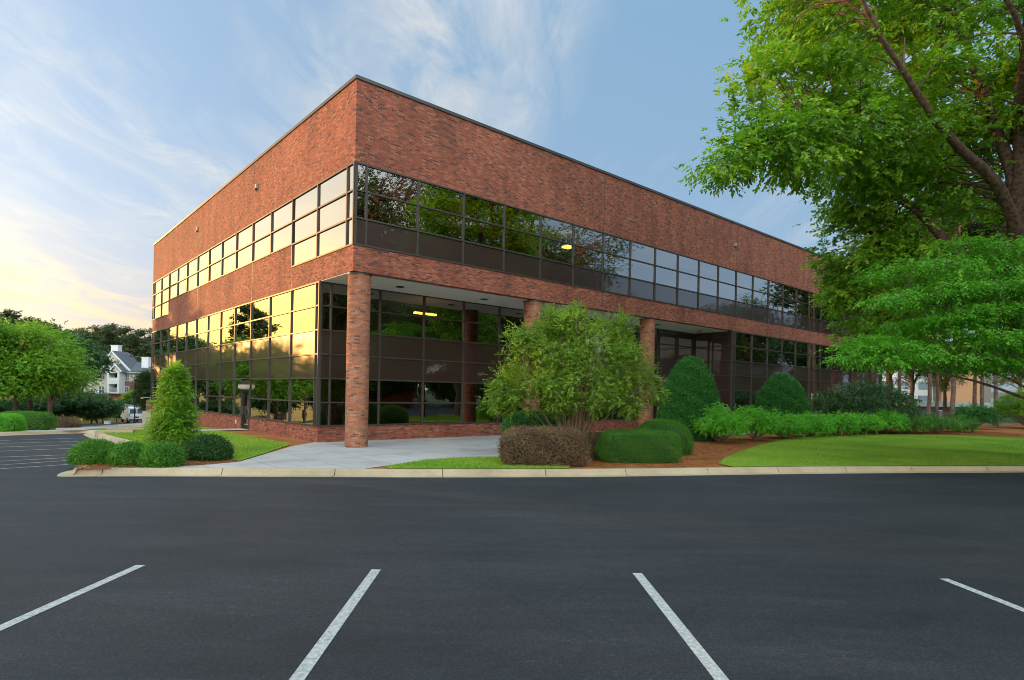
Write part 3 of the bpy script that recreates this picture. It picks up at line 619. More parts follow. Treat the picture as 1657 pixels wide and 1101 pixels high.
# what shows dimly through the glass
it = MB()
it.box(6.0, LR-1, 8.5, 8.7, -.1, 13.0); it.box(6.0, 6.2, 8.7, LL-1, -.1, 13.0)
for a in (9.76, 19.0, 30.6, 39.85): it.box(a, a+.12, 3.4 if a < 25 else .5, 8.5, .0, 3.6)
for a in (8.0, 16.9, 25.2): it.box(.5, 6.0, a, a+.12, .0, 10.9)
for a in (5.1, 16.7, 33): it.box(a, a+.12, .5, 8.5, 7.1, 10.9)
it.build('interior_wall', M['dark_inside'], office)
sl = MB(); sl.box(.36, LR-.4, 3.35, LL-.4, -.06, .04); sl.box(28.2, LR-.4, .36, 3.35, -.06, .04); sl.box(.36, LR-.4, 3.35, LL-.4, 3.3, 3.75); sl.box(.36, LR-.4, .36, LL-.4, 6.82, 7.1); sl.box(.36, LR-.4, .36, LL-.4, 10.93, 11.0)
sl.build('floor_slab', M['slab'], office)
for a, z0, z1 in ((5.0, .75, 2.65), (9.6, .75, 2.65), (16.2, .75, 2.65), (22.6, .75, 2.65)):
    q = MB()
    for j in range(9): q.box(.30, .31, a+j*.13, a+j*.13+.09, z0, z1)
    q.build('vertical_blind', M['blind'], office)
for a in (1.7, 4.6, 12.5, 24.0, 33.0):
    q = MB()
    for j in range(7): q.box(a+j*.12, a+j*.12+.085, .35, .36, 8.85, 10.85)
    q.build('vertical_blind', M['blind'], office)
q = MB(); q.box(13.0, 13.45, 1.2, 1.75, 10.15, 10.25); q.build('ceiling_light', M['lit'], office)
q = MB(); q.box(5.6, 6.9, 4.6, 4.75, 6.1, 6.2); q.box(6.3, 6.7, 8.3, 8.45, 4.0, 6.2, 1); q.build('ceiling_light', [M['lit'], M['blind']], office)
# ------------------------------------------------------------------ plants
def leaf_tone(n, base=.5, sp=.22): return np.clip(rng.normal(base, sp, n), 0, 1)
def sprays(O, D, Ls, k, leafL, leafW, droop=.35, fan=55, jit=.25):
    """compound leaves: k leaflets in pairs along each twig"""
    n = len(O); up = np.array([0, 0, 1.0]); S = unit(np.cross(D, up)+1e-4); U = unit(np.cross(S, D))
    t = np.linspace(.12, 1, k)[None, :, None]; sgn = np.where(np.arange(k) % 2, 1, -1)[None, :, None]
    Ls = np.reshape(Ls, (-1, 1, 1))
    B = O[:, None]+D[:, None]*t*Ls-np.array([0, 0, 1.0])*(t**2)*Ls*droop
    f = math.radians(fan); last = (np.arange(k) == k-1)[None, :, None]
    Dl = D[:, None]*np.where(last, 1, math.cos(f))+sgn*S[:, None]*np.where(last, 0, math.sin(f))-np.array([0, 0, 1.0])*(.15+droop*.6)
    Dl = unit(Dl+rng.normal(0, jit, Dl.shape)); Nl = unit(U[:, None]+rng.normal(0, jit*1.3, Dl.shape))
    B = B.reshape(-1, 3); Dl = Dl.reshape(-1, 3); Nl = Nl.reshape(-1, 3); m = len(B)
    V, F = leafquads(B, Dl, Nl, rng.uniform(.7, 1.2, m)*leafL, rng.uniform(.8, 1.15, m)*leafW)
    tn = np.repeat(rng.normal(.5, .16, n), k)+rng.normal(0, .12, m)
    return V, F, np.clip(tn, 0, 1)
def blob_points(C, Rr, n, hollow=.0):
    d = unit(rng.normal(0, 1, (n, 3))); r = rng.uniform(hollow, 1, n)**(1/2.2)
    return np.array(C)+d*r[:, None]*np.array(Rr), d
def nearest_chain(skel, targets, r0=.03, sag=.16, segs=6):
    """twigs from the nearest limb point to each cluster centre"""
    ch = []; SK = np.concatenate([np.array([tuple(p) for p in c[0]]) for c in skel]); RD = np.concatenate([np.asarray(c[1], float) for c in skel])
    for T_ in targets:
        dd = np.linalg.norm(SK-T_, axis=1)+np.maximum(0, SK[:, 2]-T_[2])*.6; dd = dd*(1+np.abs(rng.normal(0, .22, len(dd)))); i = int(np.argmin(dd)); a = SK[i]; v = T_-a; L_ = np.linalg.norm(v)
        t = np.linspace(0, 1, segs)[:, None]; side = unit(np.cross(v, [0, 0, 1.0])+1e-3)*rng.normal(0, .13)*L_
        P = a+v*t+side*np.sin(t*np.pi)+np.array([0, 0, 1.0])*np.sin(t*np.pi)*L_*sag; P[1:-1] += rng.normal(0, .02*L_, P[1:-1].shape)
        ra = min(RD[i]*.6, r0+.012*L_); ch.append((P, np.linspace(ra, .006, segs)))
    return ch
def limb(pts, r0, r1, n=14, wob=.12):
    P = np.array([tuple(p) for p in pts], float); dd = np.r_[0, np.cumsum(np.linalg.norm(np.diff(P, axis=0), axis=1))]
    s = np.linspace(0, dd[-1], n); Q = np.stack([np.interp(s, dd, P[:, i]) for i in range(3)], 1)
    K = Q.copy()
    for _ in range(2): K[1:-1] = (K[:-2]+2*K[1:-1]+K[2:])/4
    K[1:-1] += rng.normal(0, wob*np.linspace(r0, r1, n)[1:-1, None], (n-2, 3)); r = r0+(r1-r0)*np.linspace(0, 1, n)**.8
    return (K, r*rng.uniform(.93, 1.07, n))
def tree(name, chains, clusters, lm, bark, leaf=(.12, .05), spray=(.5, 9), per=24, droop=.35, crown_scale=1.0, flat=.75, label=None, cat='tree', group=None, outdir=None, twig=.011, parts=('trunk', 'crown'), fan=55, rad=.55, jit=.3):
    """clusters: (n,3) centres in world space; chains: limbs. Returns the thing."""
    base = np.array(chains[0][0][0]); root = empty(name, tuple(base), 0, label=label, cat=cat, group=group)
    tw = nearest_chain(chains, clusters, twig)
    V, F = tubes(chains, 9); V2, F2 = tubes(tw, 5); V = np.concatenate([V, V2]); F = np.concatenate([F, F2+len(V)-len(V2)])
    quads(parts[0], V-base, F, bark, parent=root, smooth=True)
    n = len(clusters)*per; C = np.repeat(clusters, per, axis=0); tgt = np.repeat(np.array([c[0][-1]-c[0][-3] for c in tw]), per, axis=0)
    off = rng.normal(0, 1, (n, 3))*np.array([1, 1, flat])*rad*.55*crown_scale
    D = unit(unit(off)+unit(tgt)*.7+rng.normal(0, .3, (n, 3))-np.array([0, 0, .12]))
    V, F, tn = sprays(C+off, D, rng.uniform(.6, 1.2, n)*spray[0], spray[1], leaf[0], leaf[1], droop, fan, jit)
    ct = np.repeat(rng.normal(0, .12, len(clusters)), per*spray[1])
    quads(parts[1], V-base, F, lm, np.clip(tn+ct, 0, 1), root)
    return root
# ---- the great tree by the right edge
YB = 24.0
def blobs3(B, k=1.0):
    out = []
    for px, py, Y, rx, ry, rd, n in B:
        n = max(3, int(round(n*k)))
        c = at(px, py, Y); s = Y/F_PX; P, _ = blob_points(tuple(c), (rx*s, rd, ry*s), n, .25); out.append(P)
    return np.concatenate(out)
base = Vector((22.2, 24.4, 0))
tr = limb([base+Vector((0, 0, -.2)), base+Vector((-.1, 0, 1.2)), base+Vector((-.5, 0, 3.5)), at(1662, 410, 24.3), at(1643, 330, 24.0)], .62, .40, 14, .06)
A = limb([at(1645, 345, 24.0), at(1636, 240, 23.9), at(1624, 160, 23.6), at(1632, 60, 23.5), at(1615, -60, 23.3), at(1590, -200, 23)], .31, .08, 18)
Bm = limb([at(1645, 375, 24.2), at(1612, 290, 24.6), at(1556, 190, 25.2), at(1512, 105, 25.8), at(1480, 30, 26), at(1440, -80, 26.5)], .27, .06, 18)
Cm = limb([at(1643, 385, 24.0), at(1590, 305, 23.4), at(1530, 272, 22.9), at(1465, 222, 22.3), at(1420, 165, 21.8), at(1355, 95, 21.3), at(1320, 30, 21)], .25, .05, 18)
C2 = limb([at(1465, 222, 22.3), at(1390, 212, 21.8), at(1330, 215, 21.3), at(1250, 235, 20.9), at(1180, 258, 20.8)], .10, .02, 12)
D1 = limb([Vector((23.6, 25.6, -.2)), at(1715, 640, 25.6), at(1600, 510, 25.3), at(1530, 425, 25.2), at(1460, 360, 25.4), at(1380, 305, 25.5), at(1325, 265, 25.6), at(1300, 220, 25.7)], .34, .11, 20)
E1 = limb([at(1655, 330, 24.4), at(1710, 240, 25), at(1760, 140, 26), at(1800, 0, 27)], .28, .08, 12)
F1 = limb([at(1640, 230, 23.9), at(1660, 120, 22), at(1650, 20, 20.5), at(1560, -80, 20)], .18, .05, 12)
D2 = limb([at(1450, 352, 25.4), at(1400, 420, 25.6), at(1375, 480, 25.8), at(1360, 540, 26)], .10, .02, 10)
D3 = limb([at(1525, 420, 25.2), at(1500, 470, 26), at(1440, 510, 26.4), at(1390, 560, 26.6)], .10, .02, 10)
big_blobs = [(1300,20,22.5,70,55,2.2,26),(1290,-70,23,90,60,3,26),(1400,-60,23,110,70,4,40),(1400,40,23.5,90,60,3,38),(1500,60,24,90,75,3.5,42),(1600,60,24,90,90,4,46),(1720,60,25,90,110,4,40),
 (1520,-90,24,120,80,5,46),(1660,-90,24,120,90,5,46),(1480,-220,24,160,80,5,50),
 (1248,95,21.8,38,45,1.2,14),(1345,130,22,80,55,2.2,36),(1430,140,23,90,65,3,42),(1540,160,24.5,90,70,3.2,44),(1650,170,24,70,75,3.5,38),
 (1215,150,21.6,30,28,.8,7),(1218,215,21,36,22,.8,9),(1168,272,20.8,20,12,.4,4),(1205,250,20.8,30,18,.6,8),(1258,225,21,50,35,1.2,16),(1300,262,21.2,38,26,1,12),
 (1340,215,21.8,70,46,2,32),(1430,235,22.8,80,55,2.6,40),(1525,245,24.5,75,50,2.6,34),(1610,250,25.5,60,50,2.4,26),
 (1400,300,24.6,60,40,2,26),(1470,320,25,60,42,2,26),(1545,352,26,40,30,1.5,11),(1620,345,26.5,30,26,1.5,7)]
def prune(C, chains):
    C = np.array(C); LP = np.concatenate([np.array(c[0]) for c in chains]); LR_ = np.concatenate([np.array(c[1]) for c in chains])
    for i in range(len(C)):
        d = np.hypot(C[i, 0]/C[i, 1]-LP[:, 0]/LP[:, 1], (C[i, 2]-EYE)/C[i, 1]-(LP[:, 2]-EYE)/LP[:, 1])*C[i, 1]; j = int(np.argmin(d-LR_))
        if rng.uniform() < .82 and d[j] < LR_[j]+.6 and C[i, 1] < LP[j, 1]+1.1: C[i] *= 1; C[i, 1] = LP[j, 1]+rng.uniform(1.1, 2.2)
    return C
def fore(ch, k):
    P, r = ch; P = P.copy(); P[:, 1] -= k*np.linspace(0, 1, len(P))**.7; P[:, 0] -= 0; return (P, r)
Cm = fore(Cm, 2.2); Bm = fore(Bm, 2.6); A = fore(A, 1.6); D1 = fore(D1, 1.5)
great = tree('walnut_tree', [tr, A, Bm, Cm, C2, E1, F1], prune(blobs3(big_blobs, .47), [tr, A, Bm, Cm]), M['leaf_big'], M['bark'], (.17, .098), (.36, 8), 42, .18, flat=.38, label='huge old tree with dark arching limbs and feathery sunlit leaves filling the upper right', cat='tree', rad=.80)
lean_blobs = [(1372,350,25.5,26,26,1.2,9),(1400,350,25.4,50,42,1.6,24),(1450,385,25.5,50,44,2,26),(1375,415,25.6,42,40,1.6,24),(1440,440,26,60,48,2.4,34),(1510,450,27,50,50,2.5,24),
 (1372,455,25.8,18,24,1,7),(1385,490,26,50,38,1.8,26),(1440,520,26.5,60,42,2.2,30),(1400,555,26.4,36,22,1.6,16),(1480,560,27.5,50,34,2.2,22),(1540,520,28,60,50,2.5,26)]
lean = tree('leaning_tree', [D1, D2, D3], prune(blobs3(lean_blobs, .44), [D1]), M['leaf_big'], M['bark'], (.17, .098), (.36, 8), 40, .20, flat=.4, label='leaning bare limbed tree with dark green leaves hanging before the far end of the office', cat='tree', rad=.66)
# ---- dogwood in layered plates
def dogwood():
    Y0 = 21.0; b = Vector((19.6, 21.6, 0))
    ch = [limb([b, b+Vector((-.1, 0, 1.0)), b+Vector((-.4, 0, 3.0)), b+Vector((-.2, 0, 6))], .16, .05, 10)]
    plates = [(1590,402,21,80,10,1.8,15),(1500,436,20.4,70,12,1.6,17),(1610,440,21,80,14,2,20),(1640,470,20.5,70,16,2,20),(1530,470,20.2,80,12,1.8,19),(1450,480,19.8,38,9,1.0,8),(1590,505,20.4,90,15,2,23),(1500,525,20.6,56,11,1.6,15),(1640,545,20.6,60,15,2,18),
              (1560,550,20.2,90,14,1.8,23),(1450,556,19.8,60,9,1.2,13),(1405,578,19.4,26,9,.8,8),(1460,578,19.8,50,10,1.3,13),(1540,582,20.4,60,10,1.6,14),(1620,590,20.6,60,9,1.6,14),(1700,480,21,90,80,2.4,40),(1560,420,21.4,60,14,1.6,12),(1420,562,19.5,34,8,.8,7)]
    C = blobs3(plates)
    for tx, ty, ty0 in ((1400, 588, 19.4), (1440, 480, 19.8), (1480, 560, 19.8), (1500, 430, 20.4), (1560, 500, 20.3), (1580, 404, 21), (1540, 590, 20.4)):
        e = at(tx+25, ty+4, ty0); s = Vector((b.x-.3, b.y, max(2.0, e.z-1.3))); ch.append(limb([s, s.lerp(e, .5)+Vector((0, 0, .35)), e], .07, .012, 9))
    return tree('dogwood_tree', ch, C, M['leaf_dog'], M['bark'], (.105, .055), (.30, 7), 36, .45, flat=.15, label='bright green layered tree with drooping leaves over the right end of the lawn', cat='tree', rad=.62, fan=60)
dogwood()
# ---- rounded and sheared shrubs
def shell(name, loc, size, n, lm, leaf=(.04, .025), power=2.5, noise=.06, depth=.10, label=None, cat='shrub', group=None, rz=0, up=.3, taper=0.0, core=.86, fuzz=0):
    root = empty(name, loc, rz, label=label, cat=cat, group=group); sx, sy, sz = size[0]/2, size[1]/2, size[2]
    # closed dark hull for the twiggy inside, blocks sight through the leaves
    nu, nv = 40, 20; u = np.linspace(0, 2*np.pi, nu, endpoint=False); v = np.linspace(0, 1, nv)
    def surf(U, Vv):
        ph = Vv*np.pi*.5; c = np.cos(ph); s = np.sin(ph); e = 2/power
        rr = np.abs(c)**e; x = sx*rr*np.sign(np.cos(U))*np.abs(np.cos(U))**(e if power > 3 else 1); y = sy*rr*np.sign(np.sin(U))*np.abs(np.sin(U))**(e if power > 3 else 1)
        z = sz*np.abs(s)**e; k = 1-taper*(z/sz); low = np.clip(z/(sz*.22), 0, 1); k = k*(.90+.10*low)
        q = 1+noise*(np.sin(U*3+z*4/sz+loc[0])*.5+np.sin(U*7-z*6+loc[1])*.3+np.sin(U*13+z*11)*.2)
        return np.stack([x*k*q, y*k*q, z*(1+noise*.4*np.sin(U*4+2))], -1)
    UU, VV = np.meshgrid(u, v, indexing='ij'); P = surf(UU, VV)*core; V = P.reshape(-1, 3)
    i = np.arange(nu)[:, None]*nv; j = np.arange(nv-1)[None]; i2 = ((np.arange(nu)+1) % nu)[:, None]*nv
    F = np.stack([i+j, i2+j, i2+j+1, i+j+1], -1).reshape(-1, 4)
    quads('core_hull', V, F, M['twigs'], parent=root, smooth=True)
    gu, gv = 240, 120; cu = (np.arange(gu)+.5)/gu*2*np.pi; cv = (np.arange(gv)+.5)/gv; CU, CV = np.meshgrid(cu, cv, indexing='ij'); CU = CU.ravel(); CV = CV.ravel(); hu, hv = np.pi/gu, .5/gv
    p00, p10, p01, p11 = surf(CU-hu, CV-hv), surf(CU+hu, CV-hv), surf(CU-hu, CV+hv), surf(CU+hu, CV+hv); cr = np.cross(p11-p00, p01-p10); ar = np.linalg.norm(cr, axis=1)
    ix = rng.choice(len(ar), n, p=ar/ar.sum()); a_ = rng.uniform(0, 1, (n, 1)); b_ = rng.uniform(0, 1, (n, 1))
    A = p00[ix]*(1-a_)*(1-b_)+p10[ix]*a_*(1-b_)+p01[ix]*(1-a_)*b_+p11[ix]*a_*b_; Nn = unit(cr[ix]+1e-9); m = n
    Nn[np.sum(Nn*A, 1) < 0] *= -1
    A = A-Nn*(rng.uniform(0, 1, m)**1.6*depth)[:, None]+Nn*(rng.exponential(.012+fuzz, m)+(rng.uniform(0, 1, m) < .05)*rng.uniform(0, .05+fuzz*3, m))[:, None]
    D = unit(Nn*.55+rng.normal(0, .55, (m, 3))+np.array([0, 0, up])); Nl = unit(Nn+rng.normal(0, .6, (m, 3)))
    V, F = leafquads(A, D, Nl, rng.uniform(.7, 1.25, m)*leaf[0], rng.uniform(.8, 1.2, m)*leaf[1])
    tn = rng.normal(.48, .2, m)+.10*np.sin(A[:, 0]*5+A[:, 2]*7)
    quads('foliage', V, F, lm, np.clip(tn, 0, 1), root); return root
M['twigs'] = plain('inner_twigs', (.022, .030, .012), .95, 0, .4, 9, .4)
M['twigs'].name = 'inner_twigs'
def on(px, py): x, y = G(px, py); return (x, y, float(zt(x, y)))
def at_(px, Y): 
    u, v = dero(px, 700); x = u*Y/F_PX; return (x, Y, float(zt(x, Y)))
shell('round_shrub', at_(156, 17.3), (1.25, 1.15, .61), 15000, M['leaf_box'], (.055, .026), 2.4, .10, .14, label='rounded green shrub at the tip of the kerb, leftmost of the row', group='round shrubs at the kerb nose', fuzz=.012)
shell('round_shrub', at_(212, 17.1), (1.0, 1.0, .58), 12000, M['leaf_box'], (.055, .026), 2.5, .08, .12, label='rounded green shrub between two others in front of the conical tree', group='round shrubs at the kerb nose', fuzz=.012)
shell('round_shrub', at_(263, 16.95), (1.1, 1.0, .60), 13000, M['leaf_box'], (.055, .026), 2.5, .08, .12, label='rounded green shrub nearest the kerb at the foot of the conical tree', group='round shrubs at the kerb nose', fuzz=.012)
shell('round_shrub', at_(338, 18.6), (1.35, 1.1, .70), 13000, M['leaf_dark'], (.06, .03), 2.4, .10, .12, label='darker low shrub beside the pale paving, right of the conical tree', group='round shrubs at the kerb nose', fuzz=.015)
shell('box_hedge', at_(1034, 20.5), (2.75, 1.35, 1.02), 42000, M['leaf_box'], (.036, .022), 5.0, .035, .07, label='clipped glossy green box hedge at the kerb beside the brown hedge', cat='hedge', rz=R_(8))
shell('mound_shrub', at_(1072, 23.6), (2.35, 2.2, 1.28), 32000, M['leaf_box'], (.036, .020), 2.6, .03, .06, label='smooth light green mound behind the clipped box hedge', rz=R_(5))
shell('fringe_hedge', at_(880, 19.0), (2.65, 1.3, 1.10), 30000, M['leaf_red'], (.055, .030), 5.0, .05, .10, label='clipped purple brown hedge at the kerb below the spreading shrub', cat='hedge', rz=R_(4), fuzz=.012)
shell('fringe_hedge', at_(960, 21.2), (1.5, 1.0, .85), 12000, M['leaf_red'], (.055, .030), 4.0, .06, .10, label='smaller brown hedge set back beside the brick edging', cat='hedge', fuzz=.012)
shell('camellia_bush', at_(866, 23.6), (2.6, 1.6, 1.45), 22000, M['leaf_holly'], (.06, .034), 3.4, .06, .12, label='dark green bush between the lobby and the brown hedge', fuzz=.012)
shell('dome_holly', at_(1116, 31.6), (3.45, 3.3, 4.25), 62000, M['leaf_holly'], (.075, .045), 2.15, .035, .12, label='tall dark green clipped dome before the office entrance', taper=.18, fuzz=.012)
shell('dome_holly', at_(1264, 39.5), (3.85, 3.6, 3.75), 52000, M['leaf_holly'], (.08, .048), 2.2, .05, .12, label='lower dark clipped dome in front of the far ground floor windows', taper=.20, fuzz=.015)
# ---- loose lime green shrubs in a row
def loose(name, loc, w, h, lm, label, group=None, n=120, leaf=(.10, .055), seed_h=.25, cat='shrub', per=14):
    b = np.array(loc, float); ch = []; C = []
    for i in range(n):
        a = rng.uniform(0, 2*np.pi); r = math.sqrt(rng.uniform(0, 1)); 
        top = b+np.array([math.cos(a)*r*w/2, math.sin(a)*r*w/2, h*(seed_h+(1-seed_h)*rng.uniform(.25, 1)*math.sqrt(max(.05, 1-r*r*.75)))]); C.append(top)
        if i % 4 == 0:
            mid = (b+top)/2+np.array([0, 0, -.02*h]); ch.append((np.array([b+np.array([0, 0, .0])+rng.normal(0, .05, 3)*[1, 1, 0], mid, top]), np.array([.018, .012, .005])))
    return tree(name, ch, np.array(C), lm, M['stem'], leaf, (.20, 6), per, .25, label=label, group=group, cat=cat, rad=.22, parts=('stems', 'foliage'), flat=.8)
rows = [(1165, 29.5, 2.3, 1.75, 'tallest bright green leafy shrub, first of the row beside the big clipped dome'), (1222, 31.5, 2.1, 1.7, 'bright green leafy shrub second in the row, between the two clipped domes'), (1268, 33.6, 2.2, 1.35, 'bright green leafy shrub in front of the lower clipped dome'),
        (1312, 35.4, 2.2, 1.3, 'lime green leafy shrub just past the lower clipped dome'), (1352, 37, 2.3, 1.35, 'lime green leafy shrub in the middle of the row'), (1392, 38.6, 2.4, 1.35, 'bright green leafy shrub before the dark spreading shrub'), (1432, 40, 2.3, 1.5, 'last bright green leafy shrub of the row')]
for px, Y, w_, h_, lb in rows: loose('leafy_shrub', at_(px, Y), w_, h_, M['leaf_lime'], lb, 'bright green shrubs along the mulch bed', n=110)
for px, Y, w_, h_, lb in ((1470, 41, 2.6, 1.3, 'mid green low shrub following the bright row'), (1515, 42, 2.8, 1.25, 'mid green low shrub near the grey post'), (1550, 44, 2.2, 1.1, 'small green shrub left of the round dark bush')):
    loose('low_shrub', at_(px, Y), w_, h_, M['leaf_box'], lb, 'darker shrubs at the end of the mulch bed', n=110, leaf=(.09, .045))
loose('round_bush', at_(1577, 50), 3.0, 2.0, M['leaf_holly'], 'round dark bush in front of the pine trunks', n=200, leaf=(.10, .05))
loose('spreading_shrub', at_(1395, 43), 6.6, 3.5, M['leaf_dark'], 'wide dark spreading shrub under the hanging tree by the far windows', n=520, leaf=(.11, .045), per=16)
loose('side_bush', at_(1668, 52), 5.0, 3.4, M['leaf_mid'], 'tall light green bush behind the wire fence at the right', n=300, leaf=(.12, .06), per=14)
# ---- spreading multi-stemmed shrub in front of the lobby
def big_shrub():
    b = np.array(at_(925, 21.3)); b[2] = .0; ch = []; C = []
    s = 21.3/F_PX
    for i in range(46):
        a = rng.uniform(0, 2*np.pi); el = rng.uniform(.35, 1.5); r = math.cos(el)*rng.uniform(.7, 1.0)
        L_ = rng.uniform(3.2, 4.9); tip = b+np.array([math.cos(a)*r*3.6, math.sin(a)*r*2.6, .9+math.sin(el)*L_*.86])
        st = b+np.array([math.cos(a)*.12, math.sin(a)*.1, 0]); mid = st+(tip-st)*.45+np.array([0, 0, .35*math.cos(el)])
        ch.append(limb([st, mid, tip], rng.uniform(.022, .038), .006, 10, .5))
    bl = [(845,585,21.0,46,55,1.3,30),(812,628,21,30,34,.9,13),(798,632,21,14,12,.3,4),(905,560,21.5,60,48,1.8,52),(960,575,21.3,62,52,1.9,56),(1010,600,21.5,46,50,1.7,36),(1045,615,21.3,24,22,.8,12),(870,632,20.8,62,38,1.6,44),(940,630,20.6,70,36,1.8,50),(1005,640,20.8,52,34,1.6,36),
          (895,525,21.5,22,20,.7,9),(925,520,21.3,20,22,.6,8),(985,525,21.6,20,20,.7,8),(1000,545,21.4,24,20,.8,10),(840,545,21.2,22,18,.7,8),(1055,602,21.2,14,10,.5,4),(800,655,21,24,18,.7,8),(930,508,21.4,8,14,.3,4),(1012,530,21.3,10,16,.4,5),(890,505,21.5,9,12,.3,4),(862,545,21.2,12,16,.4,5),(1060,640,21.2,18,12,.5,5)]
    C = blobs3(bl); c0 = C.mean(0); C = c0+(C-c0)*np.array([.93, .93, .95])
    return tree('spreading_photinia', ch, C, M['leaf_olive'], M['stem'], (.072, .040), (.24, 8), 31, -.10, label='large spreading yellow green shrub with many pale stems in front of the lobby', cat='shrub', rad=.25, parts=('stems', 'foliage'), flat=.9, twig=.008)
big_shrub()
# ---- young conical tree on the left island
def cone_tree():
    b = np.array(at_(281, 19.3)); C = []
    for i in range(330):
        h = rng.uniform(.28, 2.8); k = np.interp(h, [.28, .7, 1.3, 1.9, 2.4, 2.8], [.46, .64, .50, .32, .15, .03]); a = rng.uniform(0, 2*np.pi); r = k*math.sqrt(rng.uniform(.15, 1))*(1+.20*math.sin(a*3+h*5))*rng.lognormal(0, .10)
        C.append(b+np.array([math.cos(a)*r, math.sin(a)*r, h+rng.normal(0,.05)]))
    ch = [limb([b, b+np.array([.03, 0, 1.2]), b+np.array([0, 0, 2.75])], .05, .01, 12)]
    return tree('conical_tree', ch, np.array(C), M['leaf_mid'], M['stem'], (.075, .036), (.20, 7), 16, .1, label='young cone shaped green tree standing among round shrubs at the left kerb', rad=.17, twig=.006)
cone_tree()
# ---- broad trees and pines as kinds that are copied
def broad(name, loc, h, w, lm, seed, label, group=None, cat='tree', trunk_h=.28, leaf=(.2, .1), n=170, per=16, bark='bark', spray=.6):
    b = np.array(loc, float); C = []
    lobes = [(rng.uniform(-.30, .30), rng.uniform(-.30, .30), rng.uniform(.42, .84), rng.uniform(.16, .27)) for _ in range(9)]+[(0, 0, .85, .2), (0, 0, .55, .32)]
    for i in range(n):
        lx, ly, lz, lr = lobes[i % len(lobes)]; d = rng.normal(0, 1, 3); d /= np.linalg.norm(d); r = rng.uniform(.4, 1)**.5*lr
        C.append(b+np.array([(lx+d[0]*r)*w, (ly+d[1]*r)*w, max(trunk_h*.9, lz+d[2]*r*.62)*h]))
    tk = limb([b-np.array([0, 0, .4]), b+np.array([.01*w, 0, h*trunk_h]), b+np.array([0, .02*w, h*.75])], .028*h, .008*h, 12, .1); ch = [tk]
    for k in range(6):
        a = k*1.05+rng.uniform(0, .6); s = b+np.array([0, 0, h*(trunk_h+.05*k)]); e = b+np.array([math.cos(a)*w*.33, math.sin(a)*w*.33, h*rng.uniform(.55, .8)]); ch.append(limb([s, (s+e)/2+np.array([0, 0, .05*h]), e], .013*h, .004*h, 9))
    return tree(name, ch, np.array(C), lm, M[bark], leaf, (spray, 8), per, .12, label=label, group=group, cat=cat, rad=.085*w, twig=.003*h, flat=.5, jit=.42)
def pine(name, loc, h, seed, label, group=None, n=190, crown=.45, w=.22):
    b = np.array(loc, float); C = []; lean_ = rng.normal(0, .02*h, 2)
    tops = np.array([lean_[0], lean_[1], h*.96]); ch = [limb([b-np.array([0, 0, .5]), b+tops*.5, b+tops], .0105*h, .003*h, 14, .06)]
    nb = 17
    for k in range(nb):
        z = h*(1-crown*(k+.5)/nb); a = k*2.4+rng.uniform(-.4, .4); L_ = w*h*(.35+.65*math.sin(min(1, (k+2)/nb)*math.pi*.75))*rng.uniform(.6, 1.1)
        s = b+tops*(z/h/.98); e = s+np.array([math.cos(a)*L_, math.sin(a)*L_, L_*rng.uniform(.1, .4)]); ch.append(limb([s, (s+e)/2+np.array([0, 0, -.04*L_]), e], .006*h, .0015*h, 7))
        for q in range(n//nb): 
            t = rng.uniform(.45, 1.08); C.append(s+(e-s)*t+rng.normal(0, 1, 3)*np.array([.22, .22, .12])*L_*.7)
    return tree(name, ch, np.array(C), M['leaf_pine'], M['bark_pine'], (.34, .15), (.34, 7), 13, .0, label=label, group=group, cat='pine tree', rad=.035*h, twig=.0015*h, flat=.55)
def place(src, loc, label, s=1.0, rz=0, group=None):
    c = copy_tree(src); c.location = loc; c.scale = (s, s, s*random.uniform(.95, 1.05)); c.rotation_euler = (0, 0, rz); c['label'] = label
    if group: c['group'] = group
    return c
def lz(x, y): return (x, y, float(zt(x, y)))
def px_at(px, Y):
    u, v = dero(px, 640); x = u*Y/F_PX; return lz(x, Y)
gl = 'shade trees beside the left walk'
t1 = broad('shade_tree', px_at(24, 42), 7.5, 7.4, M['leaf_mid'], 1, 'broad bright green tree behind the clipped hedge beside the dark trunk', gl, n=300, per=24, leaf=(.15, .10), trunk_h=.26)
place(t1, px_at(-45, 40), 'broad green tree over the short bright hedge, cut by the photo edge', .98, 2.2)
place(t1, px_at(50, 47), 'broad green tree third in from the left behind the clipped hedge', 1.05, 4.1)
dk = broad('oak_tree', px_at(80, 58), 9.6, 4.6, M['leaf_dark'], 2, 'darker green tree standing just left of the pale apartments', None, n=240, per=22, leaf=(.18, .12), trunk_h=.12)
ev = broad('evergreen_shrub', px_at(148, 72), 3.7, 7.0, M['leaf_dark'], 3, 'dark evergreen mass below the apartments behind the small street lamp', 'dark evergreens before the apartments', cat='shrub', n=240, per=18, leaf=(.22, .11), trunk_h=.05)
place(ev, px_at(112, 66), 'dark evergreen mass under the oak left of the small street lamp', .9, 1.4)
place(ev, px_at(205, 88), 'dark evergreen shrubs directly behind the white van', .8, 2.6)
place(ev, px_at(190, 92), 'dark evergreen shrubs between the street lamps', .72, 3.9)
place(ev, px_at(15, 60), 'dark evergreens behind the clipped hedge at the left edge', .62, .4)
place(ev, px_at(60, 62), 'dark evergreens behind the trunks of the left shade trees', .66, 1.9)
place(ev, px_at(-30, 58), 'dark evergreens at the far left behind the shade trees', .66, 2.9)
sm = broad('crape_myrtle', px_at(167, 76), 3.0, 2.6, M['leaf_mid'], 4, 'small light green tree right of the small street lamp', None, n=110, per=16, leaf=(.2, .1), trunk_h=.3)
cd = broad('cedar_tree', px_at(236, 62), 5.4, 2.1, M['leaf_pine'], 5, 'blue green conifer at the left end of the office beside the van', None, n=180, per=18, leaf=(.24, .06), trunk_h=.06)
